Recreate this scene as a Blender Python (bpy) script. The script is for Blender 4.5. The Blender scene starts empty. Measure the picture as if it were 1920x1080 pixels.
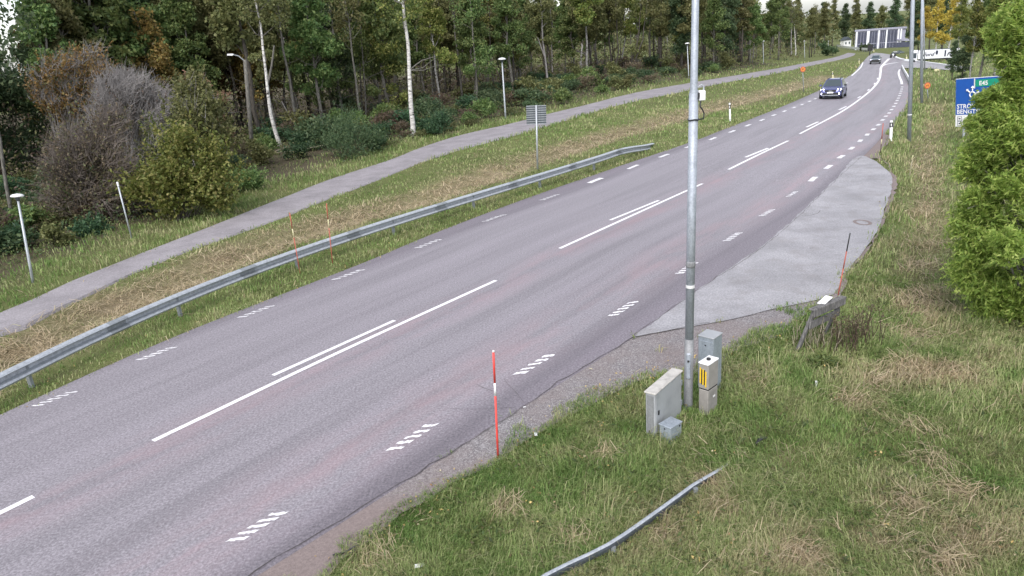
import bpy, bmesh, math, random
import numpy as np
from mathutils import Vector, Matrix, Quaternion
random.seed(5)
SC = bpy.context.scene
COL = SC.collection

# ------------------------------------------------------------------ camera
F_PX, PITCH, ROLL, CAM_H = 1345.7, 0.337, -0.081, 6.0567
cp, sp, cr, sr = math.cos(PITCH), math.sin(PITCH), math.cos(ROLL), math.sin(ROLL)
FWD = np.array([0, cp, -sp]); X0 = np.array([1.0, 0, 0]); D0 = np.array([0, -sp, -cp])
RIGHT = cr * X0 - sr * D0
DOWN = sr * X0 + cr * D0
EYE = np.array([0, 0, CAM_H])
cam = bpy.data.cameras.new('camera')
cam_o = bpy.data.objects.new('camera', cam); COL.objects.link(cam_o)
cam.sensor_width = 36; cam.lens = F_PX / 1920 * 36
cam.clip_start = 0.1; cam.clip_end = 6000
M = Matrix.Identity(4)
for i in range(3):
    M[i][0] = RIGHT[i]; M[i][1] = -DOWN[i]; M[i][2] = -FWD[i]; M[i][3] = EYE[i]
cam_o.matrix_world = M
SC.camera = cam_o

# ------------------------------------------------------------------ world, sun, exposure
SUN_EL, SUN_AZ = math.radians(48), math.radians(200)
w = bpy.data.worlds.new("World"); SC.world = w; w.use_nodes = True
nt = w.node_tree
sky = nt.nodes.new('ShaderNodeTexSky'); sky.sky_type = 'NISHITA'; sky.sun_disc = False
sky.sun_elevation = SUN_EL; sky.sun_rotation = SUN_AZ
sky.air_density = 1.0; sky.dust_density = 1.5; sky.ozone_density = 1.0
bg = nt.nodes['Background']; bg.inputs['Strength'].default_value = 0.13
hsv = nt.nodes.new('ShaderNodeHueSaturation'); hsv.inputs['Saturation'].default_value = 0.35
nt.links.new(sky.outputs[0], hsv.inputs['Color']); nt.links.new(hsv.outputs[0], bg.inputs['Color'])
sl = bpy.data.lights.new('sun', 'SUN'); sl.energy = 1.2; sl.angle = math.radians(40); sl.color = (1, .96, .92)
so = bpy.data.objects.new('sun', sl); COL.objects.link(so)
sdir = Vector((math.sin(SUN_AZ) * math.cos(SUN_EL), math.cos(SUN_AZ) * math.cos(SUN_EL), math.sin(SUN_EL)))
so.rotation_euler = sdir.to_track_quat('Z', 'Y').to_euler()
so.location = (0, 0, 60)
SC.view_settings.view_transform = 'Standard'; SC.view_settings.look = 'None'
SC.view_settings.gamma = 1.0; SC.view_settings.use_curve_mapping = False
SC.view_settings.exposure = 1.25

# ------------------------------------------------------------------ terrain maths
def vnoise(x, y, s, seed=0):
    x = np.asarray(x, float) / s + seed * 17.31; y = np.asarray(y, float) / s - seed * 9.77
    xi = np.floor(x); yi = np.floor(y); fx = x - xi; fy = y - yi
    fx = fx * fx * (3 - 2 * fx); fy = fy * fy * (3 - 2 * fy)
    def hsh(a, b):
        v = np.sin(a * 127.1 + b * 311.7) * 43758.5453
        return v - np.floor(v)
    return (hsh(xi, yi) * (1 - fx) + hsh(xi + 1, yi) * fx) * (1 - fy) + (hsh(xi, yi + 1) * (1 - fx) + hsh(xi + 1, yi + 1) * fx) * fy

def sstep(a, b, v):
    t = np.clip((v - a) / (b - a), 0, 1)
    return t * t * (3 - 2 * t)

def hroad(x, y):
    x = np.asarray(x, float); y = np.asarray(y, float)
    D = np.hypot(x, y); az = np.arctan2(x, y)
    S = sstep(.16, .46, az) * (1 - sstep(1.2, 2.2, az))
    t = np.maximum(0, D - 25)
    f = .045 * t * t / (t + 40)
    return -S * 16 * (1 - np.exp(-f / 16))

def ray(px, py):
    d = FWD + RIGHT * (px - 960) / F_PX + DOWN * (py - 540) / F_PX
    return d / np.linalg.norm(d)

TS = np.geomspace(4, 2500, 900)
def hit(px, py, hf):
    d = ray(px, py)
    P = EYE[None] + TS[:, None] * d[None]
    g = P[:, 2] - hf(P[:, 0], P[:, 1])
    k = np.argmax(g < 0)
    if g[k] >= 0: k = len(TS) - 1
    lo, hi = TS[max(k - 1, 0)], TS[k]
    for _ in range(40):
        m = (lo + hi) / 2; p = EYE + m * d
        if p[2] - float(hf(p[0], p[1])) > 0: lo = m
        else: hi = m
    return EYE + lo * d

def proj(p):
    q = np.asarray(p, float) - EYE
    z = q @ FWD
    return 960 + F_PX * (q @ RIGHT) / z, 540 + F_PX * (q @ DOWN) / z
def pxm(p): return F_PX / ((np.asarray(p, float) - EYE) @ FWD)

def segdist(x, y, pl):
    x = np.asarray(x, float); y = np.asarray(y, float)
    best = np.full(x.shape, 1e9)
    for (a, b) in zip(pl[:-1], pl[1:]):
        dx, dy = b[0] - a[0], b[1] - a[1]; L2 = dx * dx + dy * dy + 1e-9
        t = np.clip(((x - a[0]) * dx + (y - a[1]) * dy) / L2, 0, 1)
        best = np.minimum(best, np.hypot(x - a[0] - t * dx, y - a[1] - t * dy))
    return best

HAY_L_PX = [(-300, 790), (60, 645), (200, 575), (330, 522), (480, 458), (640, 408), (800, 367), (960, 310), (1100, 264), (1250, 222), (1360, 194), (1480, 164), (1560, 140)]
HAY_R_PX = [(1760, 190), (1735, 300), (1745, 400), (1725, 500), (1728, 600)]
HAY_L = [hit(a, b, hroad) for a, b in HAY_L_PX]
HAY_R = [hit(a, b, hroad) for a, b in HAY_R_PX]
PATH_U_PX = [(0, 586), (88, 547), (160, 515), (250, 480), (350, 441), (477, 391), (630, 332), (730, 300), (775, 282), (855, 255), (955, 232), (1025, 214), (1100, 196), (1180, 176), (1295, 155), (1440, 131), (1515, 117), (1570, 106), (1590, 99)]
PATH_D_PX = [(0, 623), (40, 609), (140, 560), (225, 522), (300, 490), (375, 459), (477, 424), (700, 339), (780, 307), (855, 282), (960, 254), (1060, 225), (1155, 197), (1260, 175), (1310, 164), (1440, 140), (1515, 124), (1600, 104), (1604, 100)]

def hter(x, y):
    x = np.asarray(x, float); y = np.asarray(y, float)
    h = hroad(x, y) - 0.025
    h = h - .28 * np.exp(-(segdist(x, y, HAY_L) / 1.1) ** 2) - .3 * np.exp(-(segdist(x, y, HAY_R) / .9) ** 2)
    return h + .03 * (vnoise(x, y, 1.7, 1) - .9) + .02 * (vnoise(x, y, .6, 2) - .9)

def at(px, py, dz=0.0): return hit(px, py, (lambda x, y: hter(x, y) + dz) if dz else hter)
def atr(px, py, dz=0.0): return hit(px, py, (lambda x, y: hroad(x, y) + dz) if dz else hroad)

def axis_to(base, top_px):
    """vector from base to a top that projects to top_px (upright, leaning only sideways to the view)"""
    lo, hi = 0.0, 40.0
    for _ in range(50):
        m = (lo + hi) / 2
        if proj(base + np.array([0, 0, m]))[1] > top_px[1]: lo = m
        else: hi = m
    v = np.array([0, 0, lo]); side = np.array([base[1], -base[0], 0]) / math.hypot(base[0], base[1])
    for _ in range(6):
        q = base + v
        v = v + side * (top_px[0] - proj(q)[0]) / pxm(q)
        v[2] -= (top_px[1] - proj(base + v)[1]) / pxm(base + v)
    return v

# ------------------------------------------------------------------ object helpers
def link(o, parent=None):
    COL.objects.link(o)
    if parent is not None: o.parent = parent
    return o
def tag(o, label=None, cat=None, group=None, kind=None):
    if label: o['label'] = label
    if cat: o['category'] = cat
    if group: o['group'] = group
    if kind: o['kind'] = kind
    return o
def thing(name, loc, label, cat, rotz=0.0, group=None, quat=None, scale=1.0):
    o = bpy.data.objects.new(name, None); o.empty_display_size = .2
    o.location = Vector(loc)
    if quat is not None: o.rotation_mode = 'QUATERNION'; o.rotation_quaternion = quat
    else: o.rotation_euler = (0, 0, rotz)
    o.scale = (scale,) * 3
    COL.objects.link(o)
    return tag(o, label, cat, group)
def up_quat(v, rotz=0.0):
    q = Vector((0, 0, 1)).rotation_difference(Vector(v).normalized())
    return q @ Quaternion((0, 0, 1), rotz)

class MB:
    def __init__(s): s.v = []; s.f = []
    def add(s, vs, fs):
        n = len(s.v); s.v += [tuple(map(float, p)) for p in vs]; s.f += [tuple(i + n for i in f) for f in fs]; return s
    def box(s, c, d, rz=0.0, R=None):
        vs = []
        for dx in (-1, 1):
            for dy in (-1, 1):
                for dz in (-1, 1):
                    p = Vector((dx * d[0] / 2, dy * d[1] / 2, dz * d[2] / 2))
                    if R is not None: p = R @ p
                    elif rz: p = Matrix.Rotation(rz, 3, 'Z') @ p
                    vs.append(Vector(c) + p)
        return s.add(vs, [(0, 1, 3, 2), (4, 6, 7, 5), (0, 4, 5, 1), (2, 3, 7, 6), (0, 2, 6, 4), (1, 5, 7, 3)])
    def tube(s, pts, rad, n=8, cap=True):
        pts = [Vector(p) for p in pts]; rings = []; base = len(s.v)
        if not hasattr(rad, '__len__'): rad = [rad] * len(pts)
        ref = Vector((.13, .97, .2)).normalized()
        for i, p in enumerate(pts):
            t = (pts[min(i + 1, len(pts) - 1)] - pts[max(i - 1, 0)]).normalized()
            r = ref if abs(t.dot(ref)) < .95 else Vector((1, 0, 0))
            a = t.cross(r).normalized(); b = t.cross(a)
            for k in range(n):
                an = 2 * math.pi * k / n
                s.v.append(tuple(p + (a * math.cos(an) + b * math.sin(an)) * rad[i]))
        for i in range(len(pts) - 1):
            for k in range(n):
                s.f.append((base + i * n + k, base + i * n + (k + 1) % n, base + (i + 1) * n + (k + 1) % n, base + (i + 1) * n + k))
        if cap:
            s.f.append(tuple(base + k for k in range(n))); s.f.append(tuple(base + (len(pts) - 1) * n + k for k in reversed(range(n))))
        return s
    def lathe(s, prof, n=14, c=(0, 0, 0)):
        base = len(s.v)
        for r, z in prof:
            for k in range(n):
                a = 2 * math.pi * k / n; s.v.append((c[0] + r * math.cos(a), c[1] + r * math.sin(a), c[2] + z))
        for i in range(len(prof) - 1):
            for k in range(n):
                s.f.append((base + i * n + k, base + i * n + (k + 1) % n, base + (i + 1) * n + (k + 1) % n, base + (i + 1) * n + k))
        s.f.append(tuple(base + k for k in reversed(range(n)))); s.f.append(tuple(base + (len(prof) - 1) * n + k for k in range(n)))
        return s
    def prism(s, outline, y0, y1, axis='y'):
        n = len(outline); vs = []
        for yy in (y0, y1):
            for a, b in outline: vs.append((a, yy, b) if axis == 'y' else ((yy, a, b) if axis == 'x' else (a, b, yy)))
        fs = [tuple(range(n)), tuple(reversed(range(n, 2 * n)))] + [(i, n + i, n + (i + 1) % n, (i + 1) % n) for i in range(n)]
        return s.add(vs, fs)
    def mesh(s, name, mat, bevel=0.0, smooth=False):
        me = bpy.data.meshes.new(name); me.from_pydata(s.v, [], s.f); me.update()
        bm = bmesh.new(); bm.from_mesh(me)
        bmesh.ops.recalc_face_normals(bm, faces=bm.faces)
        if bevel: bmesh.ops.bevel(bm, geom=list(bm.edges), offset=bevel, segments=1, affect='EDGES', clamp_overlap=True)
        bm.to_mesh(me); bm.free()
        if mat: me.materials.append(mat)
        if smooth: me.polygons.foreach_set('use_smooth', [len(p_.vertices) <= 4 for p_ in me.polygons])
        return me
    def build(s, name, mat, parent=None, bevel=0.0, smooth=False):
        return link(bpy.data.objects.new(name, s.mesh(name, mat, bevel, smooth)), parent)

def np_mesh(name, V, loops, counts, mat, cols=None, smooth=False):
    me = bpy.data.meshes.new(name)
    V = np.ascontiguousarray(V, dtype=np.float32); loops = np.ascontiguousarray(loops, dtype=np.int32); counts = np.ascontiguousarray(counts, dtype=np.int32)
    me.vertices.add(len(V)); me.vertices.foreach_set('co', V.ravel())
    me.loops.add(len(loops)); me.loops.foreach_set('vertex_index', loops)
    me.polygons.add(len(counts)); st = np.zeros(len(counts), np.int32); st[1:] = np.cumsum(counts)[:-1]
    me.polygons.foreach_set('loop_start', st); me.polygons.foreach_set('loop_total', counts)
    if cols is not None:
        a = me.color_attributes.new('Col', 'FLOAT_COLOR', 'POINT')
        c4 = np.ones((len(V), 4), np.float32); c4[:, :3] = cols; a.data.foreach_set('color', c4.ravel())
    me.update(calc_edges=True)
    if mat: me.materials.append(mat)
    if smooth: me.polygons.foreach_set('use_smooth', np.ones(len(counts), bool))
    return me

# ------------------------------------------------------------------ materials
def srgb(h):
    h = h.lstrip('#'); c = [int(h[i:i + 2], 16) / 255 for i in (0, 2, 4)]
    return tuple(x / 12.92 if x <= .04045 else ((x + .055) / 1.055) ** 2.4 for x in c) + (1,)
class NB:
    def __init__(s, name):
        s.m = bpy.data.materials.new(name); s.m.use_nodes = True; s.t = s.m.node_tree
        s.p = s.t.nodes['Principled BSDF']; s.out = s.t.nodes['Material Output']
    def n(s, ty, **kw):
        o = s.t.nodes.new(ty)
        for k, v in kw.items():
            if k.startswith('i_'):
                o.inputs[k[2:].replace('_', ' ')].default_value = v
            else: setattr(o, k, v)
        return o
    def l(s, a, b): s.t.links.new(a, b)
    def noise(s, scale, detail=4, rough=.6, vec=None, dist=0):
        o = s.n('ShaderNodeTexNoise'); o.inputs['Scale'].default_value = scale; o.inputs['Detail'].default_value = detail
        o.inputs['Roughness'].default_value = rough; o.inputs['Distortion'].default_value = dist
        if vec is not None: s.l(vec, o.inputs['Vector'])
        return o.outputs['Fac']
    def ramp(s, fac, stops, interp='LINEAR'):
        o = s.n('ShaderNodeValToRGB'); o.color_ramp.interpolation = interp
        e = o.color_ramp.elements
        while len(e) < len(stops): e.new(.5)
        for k, (p, c) in enumerate(stops): e[k].position = p; e[k].color = c if len(c) == 4 else tuple(c) + (1,)
        s.l(fac, o.inputs['Fac']); return o.outputs['Color']
    def mix(s, a, b, fac, mode='MIX'):
        o = s.n('ShaderNodeMix', data_type='RGBA', blend_type=mode)
        for sock, v in ((o.inputs[6], a), (o.inputs[7], b), (o.inputs[0], fac)):
            if hasattr(v, 'is_output') or hasattr(v, 'links'): s.l(v, sock)
            else: sock.default_value = v
        return o.outputs[2]
    def math(s, op, a, b=None):
        o = s.n('ShaderNodeMath', operation=op)
        for i, v in enumerate((a, b)):
            if v is None: continue
            if hasattr(v, 'links'): s.l(v, o.inputs[i])
            else: o.inputs[i].default_value = v
        return o.outputs[0]
    def bump(s, h, strength=.3, dist=.01):
        o = s.n('ShaderNodeBump'); o.inputs['Strength'].default_value = strength; o.inputs['Distance'].default_value = dist
        s.l(h, o.inputs['Height']); s.l(o.outputs[0], s.p.inputs['Normal'])
    def pos(s): return s.n('ShaderNodeNewGeometry').outputs['Position']
    def obj(s): return s.n('ShaderNodeTexCoord').outputs['Object']
    def fin(s, col=None, rough=.7, metal=0.0, spec=.4):
        if col is not None:
            if hasattr(col, 'links'): s.l(col, s.p.inputs['Base Color'])
            else: s.p.inputs['Base Color'].default_value = col
        s.p.inputs['Roughness'].default_value = rough; s.p.inputs['Metallic'].default_value = metal
        s.p.inputs['Specular IOR Level'].default_value = spec
        return s.m

def g(v): return (v, v, v, 1)
def simple(name, c, rough=.6, metal=0.0, dirt=.25, scale=6.0, spec=.4, space='obj'):
    b = NB(name); n = b.noise(scale, 5, .65, b.obj() if space == 'obj' else b.pos())
    c2 = tuple(x * (1 - dirt) for x in c[:3]) + (1,); c3 = tuple(min(1, x * (1 + dirt * .6)) for x in c[:3]) + (1,)
    return b.fin(b.ramp(n, [(.3, c2), (.5, c), (.72, c3)]), rough, metal, spec)

def mat_asphalt():
    b = NB('asphalt'); P = b.pos()
    uv = b.n('ShaderNodeUVMap').outputs[0]
    sep = b.n('ShaderNodeSeparateXYZ'); b.l(uv, sep.inputs[0])
    fine = b.noise(24, 4, .8, P); mid = b.noise(7, 4, .7, P); big = b.noise(.5, 4, .6, P)
    col = b.ramp(fine, [(.34, (.135, .123, .135)), (.5, (.224, .206, .228)), (.66, (.35, .327, .352))])
    col = b.mix(col, (.62, .60, .63, 1), b.ramp(mid, [(.35, g(.0)), (.8, g(.30))]), 'MULTIPLY')
    # streaks stretched along the road
    mp = b.n('ShaderNodeMapping'); mp.inputs['Scale'].default_value = (1.1, .05, 1); b.l(uv, mp.inputs['Vector'])
    st = b.noise(1.6, 5, .6, mp.outputs[0])
    col = b.mix(col, b.ramp(st, [(.3, (.80, .80, .80)), (.5, (1, 1, 1)), (.7, (1.1, 1.09, 1.1))]), 1.0, 'MULTIPLY')
    mp2 = b.n('ShaderNodeMapping'); mp2.inputs['Scale'].default_value = (1.0, .22, 1); b.l(uv, mp2.inputs['Vector'])
    red = b.noise(1.3, 5, .7, mp2.outputs[0])
    ax = b.math('ABSOLUTE', sep.outputs[0])
    near_c = b.math('SUBTRACT', 1.0, b.math('MINIMUM', b.math('MULTIPLY', b.math('ABSOLUTE', b.math('SUBTRACT', sep.outputs[0], .35)), 1.1), 1.0))
    near_e = b.math('SUBTRACT', 1.0, b.math('MINIMUM', b.math('MULTIPLY', b.math('ABSOLUTE', b.math('SUBTRACT', sep.outputs[0], 3.3)), .9), 1.0))
    rf = b.math('MULTIPLY', b.math('MAXIMUM', near_c, near_e), b.ramp(red, [(.42, g(0)), (.68, g(1))]))
    col = b.mix(col, (.34, .215, .235, 1), b.math('MULTIPLY', rf, .5))
    # polished wheel tracks in each lane, worn darker band between them
    tr = b.math('SINE', b.math('MULTIPLY', sep.outputs[0], 3.3))
    col = b.mix(col, (.9, .89, .9, 1), b.math('MULTIPLY', b.math('MAXIMUM', tr, 0.0), .30), 'MULTIPLY')
    # darker dusty outer shoulder
    sh = b.ramp(b.math('DIVIDE', ax, 8.0), [(.47, g(0)), (.56, g(1))])
    col = b.mix(col, (.66, .63, .66, 1), b.math('MULTIPLY', sh, .8), 'MULTIPLY')
    b.bump(fine, .35, .006)
    return b.fin(col, .62, 0, .42)
def mat_ground_sheet(name, cols, fine=26, bump=.4, big=.9, tint=None, rough=.85):
    b = NB(name); P = b.pos(); f = b.noise(fine, 4, .75, P); m = b.noise(big, 5, .65, P)
    col = b.ramp(f, [(.28, cols[0]), (.5, cols[1]), (.7, cols[2])])
    col = b.mix(col, b.ramp(m, [(.3, g(.75)), (.6, g(1.06))]), 1.0, 'MULTIPLY')
    if tint: col = b.mix(col, tint, b.ramp(b.noise(big * 2.3, 4, .6, P), [(.5, g(0)), (.75, g(.55))]))
    b.bump(f, bump, .02)
    return b.fin(col, rough, 0, .3)
def mat_gravel():
    b = NB('gravel'); P = b.pos()
    v = b.n('ShaderNodeTexVoronoi'); v.inputs['Scale'].default_value = 55; b.l(P, v.inputs['Vector'])
    m = b.noise(.8, 5, .65, P); f = b.noise(30, 4, .8, P)
    bw = b.n('ShaderNodeRGBToBW'); b.l(v.outputs['Color'], bw.inputs[0])
    col = b.ramp(bw.outputs[0], [(.2, (.12, .112, .12)), (.5, (.20, .188, .196)), (.85, (.33, .315, .32))])
    sx = b.n('ShaderNodeSeparateXYZ'); b.l(P, sx.inputs[0])
    brown = b.math('ADD', b.ramp(m, [(.36, g(.08)), (.68, g(.75))]), b.ramp(b.math('MULTIPLY', sx.outputs[1], .05), [(.40, g(.85)), (.495, g(.0)), (.72, g(.0)), (.85, g(.8))]))
    col = b.mix(col, (.205, .165, .158, 1), b.math('MINIMUM', brown, 1.0))
    col = b.mix(col, b.ramp(f, [(.3, g(.7)), (.7, g(1.2))]), 1.0, 'MULTIPLY')
    b.bump(v.outputs['Distance'], .35, .012)
    return b.fin(col, .9, 0, .25)
def mat_terrain():
    b = NB('turf_ground'); P = b.pos()
    at_ = b.n('ShaderNodeVertexColor', layer_name='Col'); sep = b.n('ShaderNodeSeparateColor'); b.l(at_.outputs[0], sep.inputs[0])
    f = b.noise(28, 5, .75, P, .6); m = b.noise(1.1, 5, .7, P, .5); l = b.noise(.22, 4, .6, P)
    green = b.ramp(f, [(.25, (.05, .062, .02)), (.5, (.12, .14, .048)), (.75, (.21, .22, .10))])
    straw = b.ramp(f, [(.25, (.09, .065, .042)), (.5, (.26, .20, .135)), (.75, (.42, .335, .24))])
    litter = b.ramp(f, [(.25, (.04, .034, .022)), (.5, (.09, .075, .05)), (.75, (.16, .13, .085))])
    sfac = b.math('ADD', b.math('MULTIPLY', sep.outputs[0], .72), b.ramp(m, [(.5, g(0)), (.8, g(.35))]))
    col = b.mix(green, straw, b.math('MINIMUM', sfac, 1.0))
    col = b.mix(col, litter, sep.outputs[1])
    col = b.mix(col, b.ramp(l, [(.3, g(.78)), (.65, g(1.1))]), 1.0, 'MULTIPLY')
    b.bump(f, .8, .05)
    return b.fin(col, .95, 0, .15)
def mat_leaf(name, stops, trans=.4, rough=.55):
    b = NB(name); r = b.n('ShaderNodeNewGeometry').outputs['Random Per Island']
    oi = b.n('ShaderNodeObjectInfo').outputs['Random']
    col = b.ramp(r, stops)
    h = b.n('ShaderNodeHueSaturation'); b.l(col, h.inputs['Color'])
    b.l(b.math('ADD', b.math('MULTIPLY', oi, .035), .483), h.inputs['Hue'])
    b.l(b.math('ADD', b.math('MULTIPLY', oi, .4), .95), h.inputs['Value'])
    col = h.outputs[0]
    b.fin(col, rough, 0, .35)
    tr = b.n('ShaderNodeBsdfTranslucent'); b.l(col, tr.inputs['Color'])
    ms = b.n('ShaderNodeMixShader'); ms.inputs[0].default_value = trans
    b.l(b.p.outputs[0], ms.inputs[1]); b.l(tr.outputs[0], ms.inputs[2]); b.l(ms.outputs[0], b.out.inputs['Surface'])
    return b.m
def mat_blade():
    b = NB('grass_blade'); c = b.n('ShaderNodeVertexColor', layer_name='Col').outputs[0]
    b.fin(c, .6, 0, .3)
    tr = b.n('ShaderNodeBsdfTranslucent'); b.l(c, tr.inputs['Color'])
    ms = b.n('ShaderNodeMixShader'); ms.inputs[0].default_value = .38
    b.l(b.p.outputs[0], ms.inputs[1]); b.l(tr.outputs[0], ms.inputs[2]); b.l(ms.outputs[0], b.out.inputs['Surface'])
    return b.m
def mat_bark(name, c1, c2, c3, sc=(6, 6, 1.2)):
    b = NB(name); mp = b.n('ShaderNodeMapping'); mp.inputs['Scale'].default_value = sc; b.l(b.obj(), mp.inputs[0])
    n = b.noise(3, 6, .7, mp.outputs[0])
    b.bump(n, .5, .02); return b.fin(b.ramp(n, [(.3, c1), (.5, c2), (.7, c3)]), .9, 0, .2)
def mat_birch(nm='birch_bark', k=1.0):
    b = NB(nm); mp = b.n('ShaderNodeMapping'); mp.inputs['Scale'].default_value = (2.2, 2.2, 7); b.l(b.obj(), mp.inputs[0])
    n = b.noise(1.3, 5, .65, mp.outputs[0]); n2 = b.noise(5, 3, .6, b.obj())
    col = b.ramp(n, [(.36, (.03, .028, .026)), (.43, (.45 * k, .43 * k, .41 * k)), (.6, (.68 * k, .66 * k, .64 * k))])
    col = b.mix(col, b.ramp(n2, [(.3, g(.8)), (.7, g(1.0))]), 1.0, 'MULTIPLY')
    return b.fin(col, .8, 0, .25)
def mat_paint():
    b = NB('road_paint'); P = b.pos(); n = b.noise(38, 4, .75, P); n2 = b.noise(3, 4, .7, P)
    k = b.math('ADD', b.math('MULTIPLY', n, .8), b.math('MULTIPLY', n2, .35))
    col = b.ramp(k, [(.40, (.34, .32, .35)), (.47, (.62, .60, .63)), (.6, (.76, .75, .77))])
    return b.fin(col, .6, 0, .4)
def mat_metal(name, c, rough=.5, streak=.3):
    b = NB(name); mp = b.n('ShaderNodeMapping'); mp.inputs['Scale'].default_value = (3, 3, .8); b.l(b.obj(), mp.inputs[0])
    n = b.noise(4, 6, .7, mp.outputs[0]); n2 = b.noise(40, 2, .5, b.obj())
    d = tuple(x * (1 - streak) for x in c[:3]); e = tuple(min(1, x * (1 + streak * .5)) for x in c[:3])
    col = b.ramp(n, [(.3, d), (.52, c), (.75, e)])
    return b.fin(b.mix(col, b.ramp(n2, [(.35, g(.86)), (.65, g(1.05))]), 1.0, 'MULTIPLY'), rough, .35, .5)
def mat_emit(name, c, s):
    b = NB(name); b.fin(c, .3); b.p.inputs['Emission Color'].default_value = c; b.p.inputs['Emission Strength'].default_value = s; return b.m

MT = dict(
    asphalt=mat_asphalt(), paint=mat_paint(), gravel=mat_gravel(), terrain=mat_terrain(), blade=mat_blade(), birch=mat_birch(),
    path=mat_ground_sheet('path_asphalt', [(.17, .155, .166), (.25, .23, .245), (.34, .32, .34)], 24, .3),
    layby=mat_ground_sheet('layby_asphalt', [(.20, .195, .21), (.29, .283, .30), (.40, .39, .41)], 24, .3, .7, (.205, .19, .19, 1)),
    crack=simple('crack_dirt', (.075, .066, .066), .95, 0, .3, 12),
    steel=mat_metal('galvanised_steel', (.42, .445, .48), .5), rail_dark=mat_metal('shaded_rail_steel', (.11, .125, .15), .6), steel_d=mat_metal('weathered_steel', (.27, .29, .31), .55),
    mast=mat_metal('mast_steel', (.35, .38, .43), .55), mast_base=mat_metal('mast_base_steel', (.24, .245, .255), .65, .35),
    cab_white=simple('cabinet_paint', (.31, .32, .335), .6, 0, .16, 3.0), cab_lid=simple('cabinet_lid', (.42, .40, .375), .7, 0, .3, 9),
    cab_blue=mat_metal('zinc_box', (.33, .37, .42), .5, .2), pillar=simple('pillar_plastic', (.25, .235, .22), .7, 0, .25, 4),
    white=simple('white_plastic', (.74, .74, .75), .5, 0, .1, 5), black=simple('black_plastic', (.02, .02, .022), .5, 0, .3, 5),
    yellow=simple('yellow_film', (.72, .47, .02), .5, 0, .15, 9), red=simple('red_plastic', (.62, .06, .05), .5, 0, .2, 5),
    redf=simple('faded_red_plastic', (.38, .10, .07), .7, 0, .3, 5),
    orange=simple('orange_sign_sheet', (.62, .22, .05), .5, 0, .2, 5), cream=simple('cream_plastic', (.60, .56, .34), .6, 0, .2, 5),
    wood=mat_bark('weathered_wood', (.055, .053, .055), (.13, .125, .125), (.24, .23, .225), (8, 8, 2)),
    bark_grey=mat_bark('grey_bark', (.05, .048, .042), (.125, .118, .105), (.22, .21, .19)),
    bark_dark=mat_bark('dark_bark', (.028, .025, .022), (.065, .058, .05), (.12, .108, .092)),
    twig=mat_bark('grey_twig', (.13, .122, .12), (.24, .225, .22), (.36, .34, .335)),
    twig_brown=mat_bark('brown_twig', (.065, .054, .047), (.125, .105, .093), (.20, .17, .152)),
    stalk=mat_bark('pale_stick', (.20, .17, .12), (.34, .30, .22), (.45, .41, .32)),
    brown=simple('dead_stalk', (.06, .04, .028), .9, 0, .4, 8),
    glass=simple('dark_glass', (.05, .065, .075), .08, 0, .1, 2, .6), tyre=simple('tyre_rubber', (.018, .018, .019), .85, 0, .2, 8),
    silver=simple('dark_blue_car_paint', (.11, .12, .26), .22, .5, .06, 2, .6), white_car=simple('pale_car_paint', (.16, .19, .21), .3, 0, .05, 2, .6),
    blue_sign=simple('blue_sign_sheet', (.012, .085, .36), .45, 0, .08, 3), green_sign=simple('green_sign_sheet', (.01, .27, .17), .45, 0, .08, 3),
    grey_dark=simple('grey_back_panel', (.065, .078, .09), .6, .2, .15, 4), tape=simple('white_tape', (.6, .6, .6), .6, 0, .1, 9),
    stone=simple('trailer_white', (.72, .73, .77), .5, 0, .06, .6), ink=simple('dark_print', (.02, .022, .05), .6, 0, .1, 4),
    facade=simple('facade_panel', (.27, .27, .34), .6, 0, .1, .4), fac_dark=simple('facade_glazing', (.06, .065, .10), .2, 0, .25, .8, .6),
    hl=mat_emit('headlight_glow', (.80, .78, 1, 1), 6.0),
    lamp_white=simple('lamp_dome', (.70, .70, .71), .4, 0, .06, 4), )
def lr(*cs):
    n = len(cs); return [(i / (n - 1) if n > 1 else 0, c) for i, c in enumerate(cs)]
L_ = dict(
    green=mat_leaf('mid_green_leaf', lr((.06, .105, .035), (.10, .155, .05), (.15, .205, .068), (.20, .24, .085))),
    dark=mat_leaf('dark_green_leaf', lr((.035, .066, .032), (.058, .095, .044), (.085, .125, .058), (.12, .16, .075))),
    teal=mat_leaf('blue_green_leaf', lr((.025, .06, .03), (.045, .095, .045), (.075, .13, .06))),
    olive=mat_leaf('olive_leaf', lr((.07, .082, .03), (.115, .125, .046), (.165, .168, .066), (.215, .205, .09))),
    yellow=mat_leaf('yellow_green_leaf', lr((.065, .095, .02), (.12, .155, .035), (.19, .21, .055), (.27, .25, .085))),
    orange=mat_leaf('orange_leaf', lr((.10, .085, .035), (.20, .135, .05), (.32, .20, .07), (.20, .18, .06))),
    rust=mat_leaf('rust_leaf', lr((.06, .05, .038), (.105, .08, .06), (.15, .105, .075), (.13, .135, .06))),
    peach=mat_leaf('peach_leaf', lr((.14, .12, .06), (.24, .17, .10), (.27, .15, .11), (.19, .18, .07))),
    willow=mat_leaf('willow_leaf', lr((.14, .20, .045), (.225, .30, .065), (.32, .385, .09), (.43, .46, .15)), .55),
    weed=mat_leaf('weed_leaf', lr((.04, .06, .02), (.075, .09, .03), (.12, .125, .05), (.16, .14, .07))),
    gold=mat_leaf('gold_leaf', lr((.22, .17, .03), (.38, .28, .05), (.5, .36, .09))),
    litter=mat_leaf('fallen_leaf', lr((.30, .22, .10), (.45, .34, .12), (.22, .13, .06), (.5, .45, .3)), .1),
)

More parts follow.
